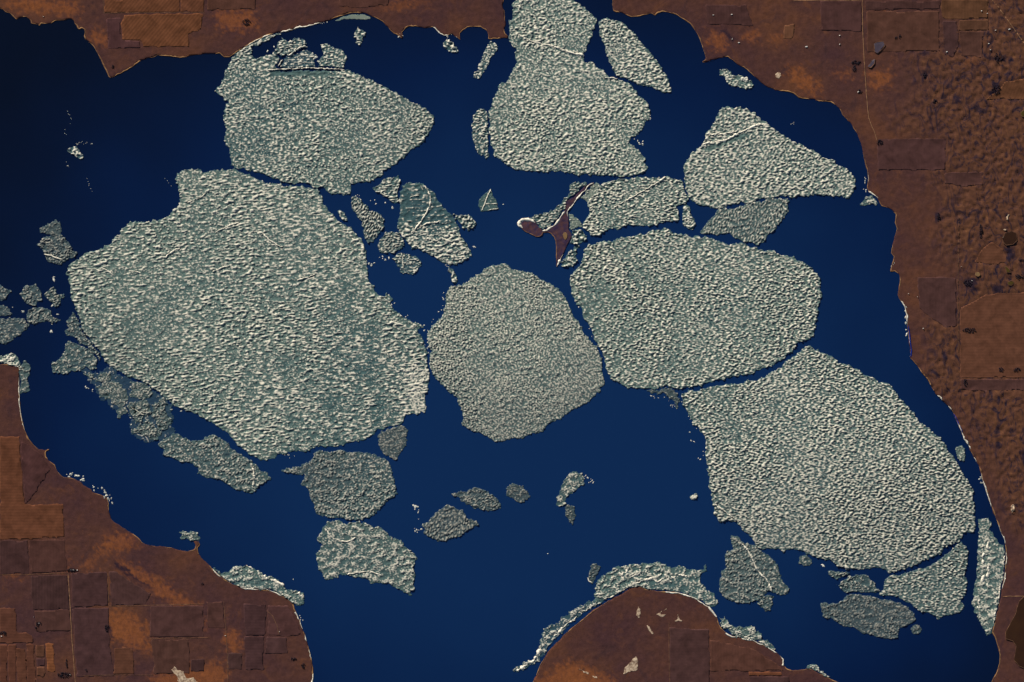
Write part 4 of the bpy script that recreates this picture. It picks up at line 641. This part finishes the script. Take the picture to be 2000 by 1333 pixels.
ice_floe([(1478,1178),(1490,1168),(1500,1162),(1511,1166),(1510,1180),(1505,1192),(1495,1197),(1490,1190)], 'grey', "small grey floe cracked off the seamed angular floe's foot", dirt=.65)
ice_floe([(1563,1087),(1575,1085),(1585,1092),(1588,1100),(1580,1107),(1568,1107),(1562,1099)], 'grey', "small round floe below the huge southeastern floe's southern edge", dirt=.55)
ice_floe([(1910,1015),(1920,1012),(1932,1010),(1937,1022),(1932,1035),(1940,1045),(1952,1060),(1960,1066),(1963,1080),(1961,1110),(1956,1145),(1950,1180),(1943,1215),(1936,1238),(1928,1242),(1922,1230),(1910,1212),(1903,1195),(1900,1180),(1902,1160),(1903,1142),(1908,1120),(1908,1095),(1910,1070),(1912,1045)], 'shore', "tall cream-streaked ice slab along the southeastern beach", name="shore_ice", cov=0.39, tone=0.54, dirt=.18, ridges=[([(1932,1048),(1929,1066),(1931,1082)], 2.6), ([(1921,1078),(1919,1100),(1922,1120),(1918,1138)], 3.0), ([(1929,1092),(1931,1112),(1928,1134),(1930,1150)], 2.4), ([(1910,1150),(1913,1172),(1911,1190)], 2.2), ([(1962,1085),(1959,1115),(1953,1150),(1947,1185),(1940,1218)], 1.6)])
ice_floe([(1869,875),(1873,869),(1880,872),(1887,882),(1889,892),(1884,902),(1875,900),(1870,888)], 'faint', "green oval floe in the narrow channel by the eastern beach", tone=.75, dirt=.3)
ice_floe([(1148,1130),(1150,1118),(1154,1104),(1162,1101),(1174,1108),(1168,1118),(1163,1132),(1156,1140)], 'faint', "small dark floe off the western end of the peninsula ice", tone=.35, ridges=[([(1148,1128),(1151,1136),(1157,1139)], 2.0)])
ice_floe([(1164,1138),(1175,1128),(1190,1118),(1205,1108),(1225,1103),(1250,1102),(1275,1100),(1290,1098),(1303,1104),(1312,1110),(1330,1107),(1350,1112),(1365,1115),(1373,1108),(1378,1103),(1381,1115),(1370,1125),(1370,1140),(1380,1153),(1392,1158),(1402,1173),(1404,1180),(1396,1188),(1386,1184),(1370,1175),(1355,1167),(1330,1160),(1300,1155),(1270,1152),(1250,1146),(1240,1144),(1225,1149),(1210,1157),(1190,1170),(1178,1172),(1165,1178),(1160,1165)], 'shore', "marbled cream and teal ice cap over the peninsula's northern point", name="shore_ice", cov=0.33, tone=.45, dirt=.12, rough=1.3,
    ridges=[([(1163,1140),(1180,1136),(1200,1126),(1215,1121),(1228,1112)], 3.0), ([(1200,1130),(1206,1124),(1215,1126),(1230,1130),(1250,1120),(1262,1134),(1275,1128),(1295,1120),(1308,1132),(1330,1122),(1345,1128)], 2.6), ([(1235,1140),(1255,1135),(1272,1130),(1285,1137),(1298,1128),(1312,1137)], 2.0), ([(1178,1170),(1195,1166),(1210,1156),(1230,1146)], 1.4)])
ice_floe([(1005,1310),(1012,1303),(1025,1295),(1030,1289),(1042,1290),(1048,1272),(1055,1260),(1058,1240),(1068,1225),(1075,1220),(1090,1215),(1105,1200),(1125,1190),(1145,1178),(1165,1172),(1178,1170),(1175,1178),(1155,1188),(1135,1201),(1115,1218),(1098,1233),(1080,1250),(1068,1265),(1060,1282),(1050,1295),(1030,1304),(1010,1313)], 'shore', "long ragged ice tongue trailing down the peninsula's western shore", name="shore_ice", tone=.22, cov=0.28, dirt=.12, rough=1.6, ridges=[([(1172,1178),(1160,1182),(1148,1190),(1132,1198),(1120,1210),(1105,1221),(1092,1234),(1078,1246)], 3.0), ([(1075,1222),(1070,1238),(1066,1250)], 2.6), ([(1068,1252),(1058,1264),(1050,1280),(1036,1294),(1022,1302),(1008,1310)], 3.4)])
ice_floe([(1405,1207),(1415,1203),(1422,1212),(1430,1222),(1450,1227),(1470,1225),(1485,1235),(1487,1247),(1500,1250),(1510,1260),(1512,1269),(1500,1262),(1480,1253),(1465,1247),(1445,1245),(1425,1239),(1412,1229),(1406,1219)], 'shore', "speckled ice apron on the peninsula's northeastern shore", name="shore_ice", dirt=.25, rough=1.5, ridges=[([(1432,1241),(1450,1244),(1467,1246),(1485,1254),(1505,1263)], 1.8)])
ice_floe([(1577,1304),(1588,1298),(1600,1305),(1612,1316),(1622,1324),(1605,1316),(1590,1309)], 'shore', "small ice fringe at the peninsula's far eastern shore", name="shore_ice", rough=1.2)
ice_floe([(414,1109),(420,1108),(430,1118),(445,1118),(455,1110),(470,1104),(485,1107),(505,1112),(520,1125),(540,1132),(552,1140),(560,1150),(575,1152),(588,1160),(596,1168),(594,1180),(580,1185),(572,1178),(556,1166),(540,1157),(520,1152),(500,1150),(475,1147),(455,1141),(440,1132),(425,1120)], 'shore', "cream and green ice lobe against the southwest cape", name="shore_ice", cov=0.31, tone=.5, dirt=.1, rough=1.3, ridges=[([(468,1110),(480,1106),(492,1110),(505,1120),(520,1130),(538,1135),(552,1144),(566,1155),(582,1160),(594,1167)], 3.2), ([(430,1124),(455,1139),(480,1147),(510,1150),(535,1153)], 1.6)])
ice_floe([(350,1040),(357,1035),(372,1036),(388,1041),(392,1052),(389,1057),(378,1055),(365,1056),(353,1052)], 'shore', "small speckled green floe beside the southwestern jetty point", dirt=.4, rough=1.3)
ice_floe([(1682,400),(1688,388),(1693,384),(1703,384),(1711,392),(1716,398),(1710,401),(1698,398),(1688,402)], 'shore', "small dull ice wedge lodged in the eastern shore's corner", name="shore_ice", dirt=.3, cov=0.43)

# ------------------------------------------------------------------ white snow banks along parts of the shore, and blue melt pools
BANKS = [(SH_A[56:66], 1.6, .15, "white snow bank on the northwestern beach behind the ice fringe"), (SH_A[86:94], 1.4, .3, "short white snow bank on the small northern point"),
 (SH_B[55:64], 1.6, .35, "broken snow bank on the beach by the boot-shaped floe's toe"), (SH_B[82:92], 2.0, .35, "bright snow bank on the middle eastern beach"),
 (SH_B[94:108], 1.5, .3, "long broken snow bank on the eastern beach beside the huge floe"), (SH_B[108:120], 1.2, .4, "thin patchy snow bank on the beach below the green oval floe"),
 (SH_D[::-1][20:28], 1.5, .2, "cream snow bank on the peninsula's northeastern bend"), (SH_D[::-1][8:18], 1.3, .2, "cream snow bank behind the peninsula's speckled apron"),
 (SH_C[::-1][0:9], 1.8, .15, "white snow bank down the southwest cape's eastern beach"), (SH_C[::-1][10:19], 1.3, .2, "white snow bank behind the southwest cape's ice lobe"),
 (SH_C[::-1][-8:-1], 1.3, .2, "narrow snow bank on the western headland's beach")]
for k, (ln, w, gp, lab) in enumerate(BANKS):
    tag(shore_strip("snow_bank", ln, w, M['snow'], 300 + k, gaps=gp, crown=2.0, dz=1.6), lab, "snow bank")
for k, (ln, w, lab) in enumerate((([(1774,636),(1776,650),(1778,668),(1780,685),(1779,698)], 2.6, "vivid blue melt pool behind the bright eastern snow bank"),
                                  ([(1862,808),(1869,820),(1875,834),(1881,848)], 1.6, "vivid blue melt sliver on the beach beside the huge floe"))):
    tag(ribbon("melt_pool", ln, w, M['melt'], land_z, 3.2, seed=k, wn=0.15, lift=2), lab, "pool", kind="structure")

# ------------------------------------------------------------------ loose fragments
def fragment_mesh(seed):
    r = random.Random(seed); n = 9; co = [(0, 0, 1.0 + r.random() * .5)]; f = []
    rad = [r.uniform(.6, 1.25) for _ in range(n)]
    for ring, (k, zz) in enumerate(((.55, .9), (1.0, .35), (1.0, -.4))):
        for i in range(n):
            a = i * 2 * math.pi / n; q = rad[i] * k
            co.append((q * math.cos(a), q * math.sin(a), zz * r.uniform(.7, 1.3)))
    for i in range(n):
        j = (i + 1) % n; f.append((0, 1 + i, 1 + j))
        for b in (1, 1 + n): f.append((b + i, b + n + i, b + n + j, b + j))
    me = bpy.data.meshes.new("ice_fragment"); me.from_pydata(co, [], f); me.materials.append(M['fragment']); return me
FM = [fragment_mesh(k) for k in range(8)]
def crumbs(path, n, spread, size, label, group):
    r = random.Random(len(label) * 31 + n); line = resample(path, 1.0, False) if len(path) > 1 else np.array(path, float)
    for _ in range(n):
        c = line[r.randrange(len(line))]; px, py = c[0] + r.gauss(0, spread), c[1] + r.gauss(0, spread)
        s = r.uniform(*size) * S; x, y = W(px, py)
        o = link("ice_fragment", FM[r.randrange(8)], (x, y, 0)); o.scale = (s * r.uniform(.8, 1.5), s * r.uniform(.6, 1.0), min(4.0, s * .35)); o.rotation_euler.z = r.uniform(0, 6.28)
        tag(o, label, "ice fragment", group)
CR = [([(505,100),(530,92),(600,96),(618,118),(606,128)], 20, 5.0, (1.2,3.0), "angular pale plate among the broken ice atop the northwest floe"),
 ([(690,378),(720,390),(760,402)], 8, 4, (.8,2.0), "small ice fragment in the lead beside the hourglass floe"),
 ([(740,500),(752,510),(765,500)], 8, 4, (.8,2.2), "small ice shard between roundish grey floe and angular floe"),
 ([(724,560),(745,588),(770,600),(795,622),(828,640),(836,680)], 22, 2.5, (.7,2.0), "small ice crumb along the giant floe's eastern edge"),
 ([(868,572),(868,598),(846,632),(836,655),(838,690)], 18, 2.2, (.7,1.9), "small ice crumb along the rounded pebbly floe's western edge"),
 ([(1330,775),(1340,805),(1372,850),(1376,890)], 10, 1.8, (.6,1.4), "ice crumb hugging the huge southeastern floe's upper west edge"),
 ([(1120,582),(1140,622),(1160,660),(1176,700)], 10, 1.5, (.6,1.4), "ice crumb in the narrow lead beside the rounded pebbly floe"),
 ([(180,735),(230,760),(255,790),(262,830),(310,862)], 26, 4.0, (.8,2.4), "grey ice crumb scattered through the southwestern chain floes"),
 ([(128,212),(139,230),(135,248),(127,255),(131,270)], 9, 1.0, (.5,.9), "tiny ice fragment in the thin wisp north of the lone white floe"),
 ([(145,282),(160,278),(180,282)], 12, 2.5, (.5,1.0), "tiny ice fragment scattered just above the lone white floe"),
 ([(130,315),(134,326)], 4, 1, (.5,.9), "tiny ice fragment in the wisp south of the lone white floe"),
 ([(170,350),(175,365),(184,378)], 6, .8, (.5,.8), "tiny ice fragment in the wisp off the giant floe's northern bay"),
 ([(322,350),(334,364)], 4, 1.5, (.6,1.2), "small ice fragment beside the giant floe's northwestern horn"),
 ([(1238,270),(1252,280),(1260,284)], 7, 2, (1.0,2.2), "small white ice fragment off the bottle-shaped floe's southeastern notch"),
 ([(1269,222),(1271,235)], 4, .8, (.8,1.6), "thin ice fragment against the bottle-shaped floe's eastern bulge"),
 ([(1540,244),(1550,241)], 4, 1, (.6,1.1), "tiny ice fragment north of the boot-shaped floe's slope"),
 ([(98,545),(118,541)], 2, 3, (1.5,2.8), "small drifting ice fragment off the giant floe's western corner"),
 ([(30,602),(100,640),(125,600),(48,612)], 9, 4, (1.0,3.2), "small tan ice fragment among the western floe cluster"),
 ([(170,755),(180,763)], 5, 2, (1.0,2.2), "small ice fragment south of the ragged grey floe"),
 ([(355,800),(370,806)], 5, 2.5, (.8,1.6), "small ice fragment in the dark gap below the giant floe"),
 ([(558,890),(572,893)], 7, 2.5, (.5,1.0), "tiny ice fragment between giant floe and charcoal floe"),
 ([(722,508),(730,520)], 5, 2.5, (1.2,2.4), "small ice fragment off the giant floe's eastern edge"),
 ([(925,482),(932,488)], 4, 1.5, (1.0,2.0), "small ice fragment by the scored floe's eastern corner"),
 ([(870,515),(876,522)], 4, 1.5, (.8,1.5), "small ice fragment trailing to the little curled floe"),
 ([(983,400)], 1, .2, (1.2,1.5), "single white ice fragment east of the tiny triangular floe"),
 ([(1346,831),(1350,862),(1365,873),(1368,907)], 6, 2.0, (1.0,2.4), "small pale ice fragment along the huge southeastern floe's western edge"),
 ([(1270,774),(1300,780),(1325,800)], 14, 2.0, (.6,1.3), "tiny ice fragment in the brash below the broad rippled floe"),
 ([(818,1020),(826,1028),(806,1042)], 12, 3.0, (.7,1.7), "white ice fragment at the dim fan-shaped floe's western corner"),
 ([(804,988),(815,995),(820,1000)], 8, 2.5, (1.0,2.5), "grey ice fragment north of the dim fan-shaped floe"),
 ([(1144,930),(1158,936),(1153,944)], 12, 2.5, (.7,1.4), "white ice fragment beside the tan club-shaped floe"),
 ([(1070,1082)], 1, .1, (1.0,1.2), "single white ice fragment alone in the southern open water"),
 ([(573,1132)], 1, .1, (1.2,1.4), "single white ice fragment off the southwest cape's ice lobe"),
 ([(1605,1104),(1610,1106)], 4, 1.5, (1.5,3.0), "ice fragment below the huge floe near the short grey floe"),
 ([(130,930),(140,926),(150,930),(165,936)], 16, 2.5, (1.0,2.8), "chunky white ice fragment stranded off the southwestern purple shore"),
 ([(182,950),(195,955),(207,965),(218,982)], 22, 3.0, (.8,2.2), "chunky ice fragment stranded east of the purple shore point"),
 ([(585,1205),(590,1215)], 5, 1.2, (.8,1.6), "white ice fragment off the southwest cape's eastern beach"),
 ([(1690,345),(1688,360),(1692,378)], 8, 1.2, (.8,1.6), "white ice fragment stranded beside the boot-shaped floe's toe"),
 ([(1742,520),(1747,515)], 4, 1.2, (1.0,1.8), "bright ice fragment on the small eastern shore spur"),
 ([(1770,600),(1768,625),(1771,650),(1770,670)], 12, .8, (.9,2.0), "bright ice fragment stranded along the middle eastern beach"),
 ([(1914,935),(1920,948)], 5, 1.2, (1.0,1.8), "pale ice fragment in the channel's southern throat"),
 ([(786,75),(778,70)], 5, 1.5, (.8,1.6), "white ice fragment around the small northern point"),
 ([(620,48),(636,44)], 5, 1.2, (.7,1.4), "white ice fragment on the beach west of the northern cove"),
 ([(872,72),(880,70)], 4, 1.5, (.6,1.2), "white ice fragment above the small lumpy floe"),
 ([(995,42),(998,52)], 3, 1.0, (1.0,1.8), "ice fragment in the crack at the bottle-shaped floe's neck")]
for path, n, spread, size, label in CR: crumbs(path, n, spread, size, label, "loose ice: " + label)

# ------------------------------------------------------------------ farmsteads: groves and buildings
def grove(px, py, rx, ry, n, seed, label):
    r = random.Random(seed); co = []; f = []
    for _ in range(n):
        while True:
            u, v = r.uniform(-1, 1), r.uniform(-1, 1)
            if u * u + v * v < 1: break
        qx, qy = px + u * rx, py + v * ry; x, y = W(qx, qy); z0 = float(land_z([qx], [qy])[0]) + .5
        h = r.uniform(7, 13); w = r.uniform(3.0, 5.5); b = len(co); m = 6
        for ring, (k, t) in enumerate(((.35, 0), (1, .45), (.75, .8))):
            for i in range(m):
                a = i * 6.283 / m + ring * .5; q = w * k * r.uniform(.7, 1.25); co.append((x + q * math.cos(a), y + q * math.sin(a), z0 + h * t))
        co.append((x + r.uniform(-1, 1), y, z0 + h))
        for i in range(m):
            j = (i + 1) % m
            for rr in (0, m): f.append((b + rr + i, b + rr + j, b + rr + m + j, b + rr + m + i))
            f.append((b + 2 * m + i, b + 2 * m + j, b + 3 * m))
    me = bpy.data.meshes.new("tree_grove"); me.from_pydata(co, [], f); me.materials.append(M['grove'])
    tag(link("tree_grove", me), label, "grove", kind="stuff")
GR = [(1672,122,9,4,60,"dark tree grove at the farm west of the straight road"),(1668,134,4,6,40,"narrow tree row south of the roadside farm grove"),(140,1113,9,3,60,"dark grove around the white farm buildings"),
 (75,1218,6,5,30,"sparse grove near the reddish brown field"),(6,1237,7,4,40,"grove at the western end of the reddish field"),(125,1318,14,5,90,"long dark grove south of the amber strip field"),(130,1297,2,9,26,"slanting tree row above the long dark grove"),
 (481,43,8,6,60,"dark grove on the northern brown upland"),(1757,71,2,4,14,"tiny dark thicket on the northern pasture"),(1750,74,3,2,12,"small dark thicket beside the tiny one"),(1825,198,5,4,34,"dark thicket between northern hummocks"),
 (1806,147,5,5,34,"dark grove in the hummock pasture"),(1718,278,6,5,40,"grove at the end of the straight road"),(1955,722,5,4,34,"dark grove in the large tan country"),(1986,722,7,4,36,"second dark grove east of the tan country grove"),
 (1833,425,3,9,34,"dark slanting ravine thicket in eastern grassland"),(1915,452,3,14,60,"long upright dark ravine thicket near the brown pond"),(1893,645,14,5,80,"dark ravine thicket on the tan field's western edge"),(1890,552,9,6,60,"dark thicket beside the round tan pond"),
 (1885,748,4,8,40,"dark thicket south of the large tan field"),(1990,540,9,5,50,"dark thicket near the olive ponds"),(1996,508,8,2,26,"dark hedge of trees north of the olive ponds"),(1945,175,9,10,70,"dark curved thicket hugging the golden field"),
 (1950,112,9,9,70,"dark round thicket beside the diagonal road"),(1680,178,4,3,24,"small thicket by the straight road's bend"),(573,1286,6,3,26,"small grove at the southwest cape farm"),(592,1300,4,6,26,"small grove near the cape's eastern beach"),
 (220,130,3,4,14,"tiny thicket on the northwest cape's tip"),(395,1140,2,2,8,"tiny thicket on the southwestern shore flat"),(70,1226,2,2,8,"tiny dark clump beside the sparse grove"),(168,1308,2,3,8,"tiny clump east of the gravel section road"),(208,1226,4,8,30,"dark thicket on the ragged orange patch's edge")]
for k, (px, py, rx, ry, n, lab) in enumerate(GR): grove(px, py, rx, ry, n, k, lab)
def building(px, py, L, B, H, rot, label):
    x, y = W(px, py); z0 = float(land_z([px], [py])[0]) + (1.0 if px < 1600 else 4.0)
    e = bpy.data.objects.new("farm_building", None); col.objects.link(e); e.location = (x, y, z0); e.rotation_euler.z = rot
    tag(e, label, "building", "farm buildings")
    l, b = L / 2, B / 2
    wv = [(-l, -b, -8), (l, -b, -8), (l, b, -8), (-l, b, -8), (-l, -b, H), (l, -b, H), (l, b, H), (-l, b, H), (-l, 0, H * 1.45), (l, 0, H * 1.45)]
    me = bpy.data.meshes.new("wall"); me.from_pydata(wv, [], [(0, 1, 5, 4), (2, 3, 7, 6), (1, 2, 6, 9, 5), (3, 0, 4, 8, 7)]); me.materials.append(M['barnwall']); link("wall", me, parent=e)
    k = 1.06; rv = [(-l * k, -b * k, H * .97), (l * k, -b * k, H * .97), (l * k, b * k, H * .97), (-l * k, b * k, H * .97), (-l * k, 0, H * 1.5), (l * k, 0, H * 1.5)]
    me = bpy.data.meshes.new("roof"); me.from_pydata(rv, [], [(0, 1, 5, 4), (2, 3, 4, 5), (0, 4, 3), (1, 2, 5), (0, 3, 2, 1)]); me.materials.append(M['barnroof']); link("roof", me, parent=e)
for k, (px, py, L, rot, lab) in enumerate([(139,1113.5,14,0,"white farm building in the dark grove by the gravel road"),(143,1113.5,14,.1,"white farm building in the dark grove by the gravel road"),(151,1114,18,0,"long white barn at the grove's eastern end by the gravel road"),
  (1640,70,16,.5,"small white building alone on northern pasture"),(1640,87,16,1,"small white building south of the lone pasture building"),(1676,180,22,.9,"bright white barn near the straight road's bend"),(1849,102,24,.2,"white barn beside the dark northern field"),
  (1931,86,22,.1,"white farm shed by the dark round thicket"),(1934,98,16,0,"second white farm shed below the round thicket"),(1971,58,30,.2,"long white shed beside the diagonal road"),(1944,60,18,.2,"white shed near the dim ochre field"),(1917,22,16,.6,"small white building on the ochre field's edge"),(1928,27,14,.2,"white building beside the ochre field's corner"),
  (1443,84,26,.05,"white shed on the bay's northern upland"),(1430,77,14,.3,"small white building beside the bay upland shed"),(1575,92,34,.2,"long white shed on the northern upland pasture"),(1429,29,24,0,"white shed on the dark field north of the bay"),(1393,30,20,0,"second white shed at the dark field's western end"),
  (1898,549,14,.4,"white building in the dark thicket by the tan pond"),(1877,521,8,1.5,"small white building beside the section-line track"),(76,1218,16,.7,"white building in the sparse southwestern grove"),(66,1205,10,1.4,"small white building above the sparse southwestern grove"),(3,1243,18,0,"white building below the western field grove"),
  (137,1318,12,.5,"white building inside the long dark grove"),(85,33,12,0,"lone white building on the northwestern shore upland"),(546,1234,12,.9,"small building at the end of the curved farm track"),(440,1242,14,0,"white building on the orange triangular field"),(1792,580,8,.9,"small white building inland of the middle eastern beach"),(1774,574,10,.6,"small white building just behind the eastern beach"),(1803,642,14,1.0,"white building behind the blue melt pool")]):
    building(px, py, L * 0.72, L * 0.4, 4.5, rot, lab)
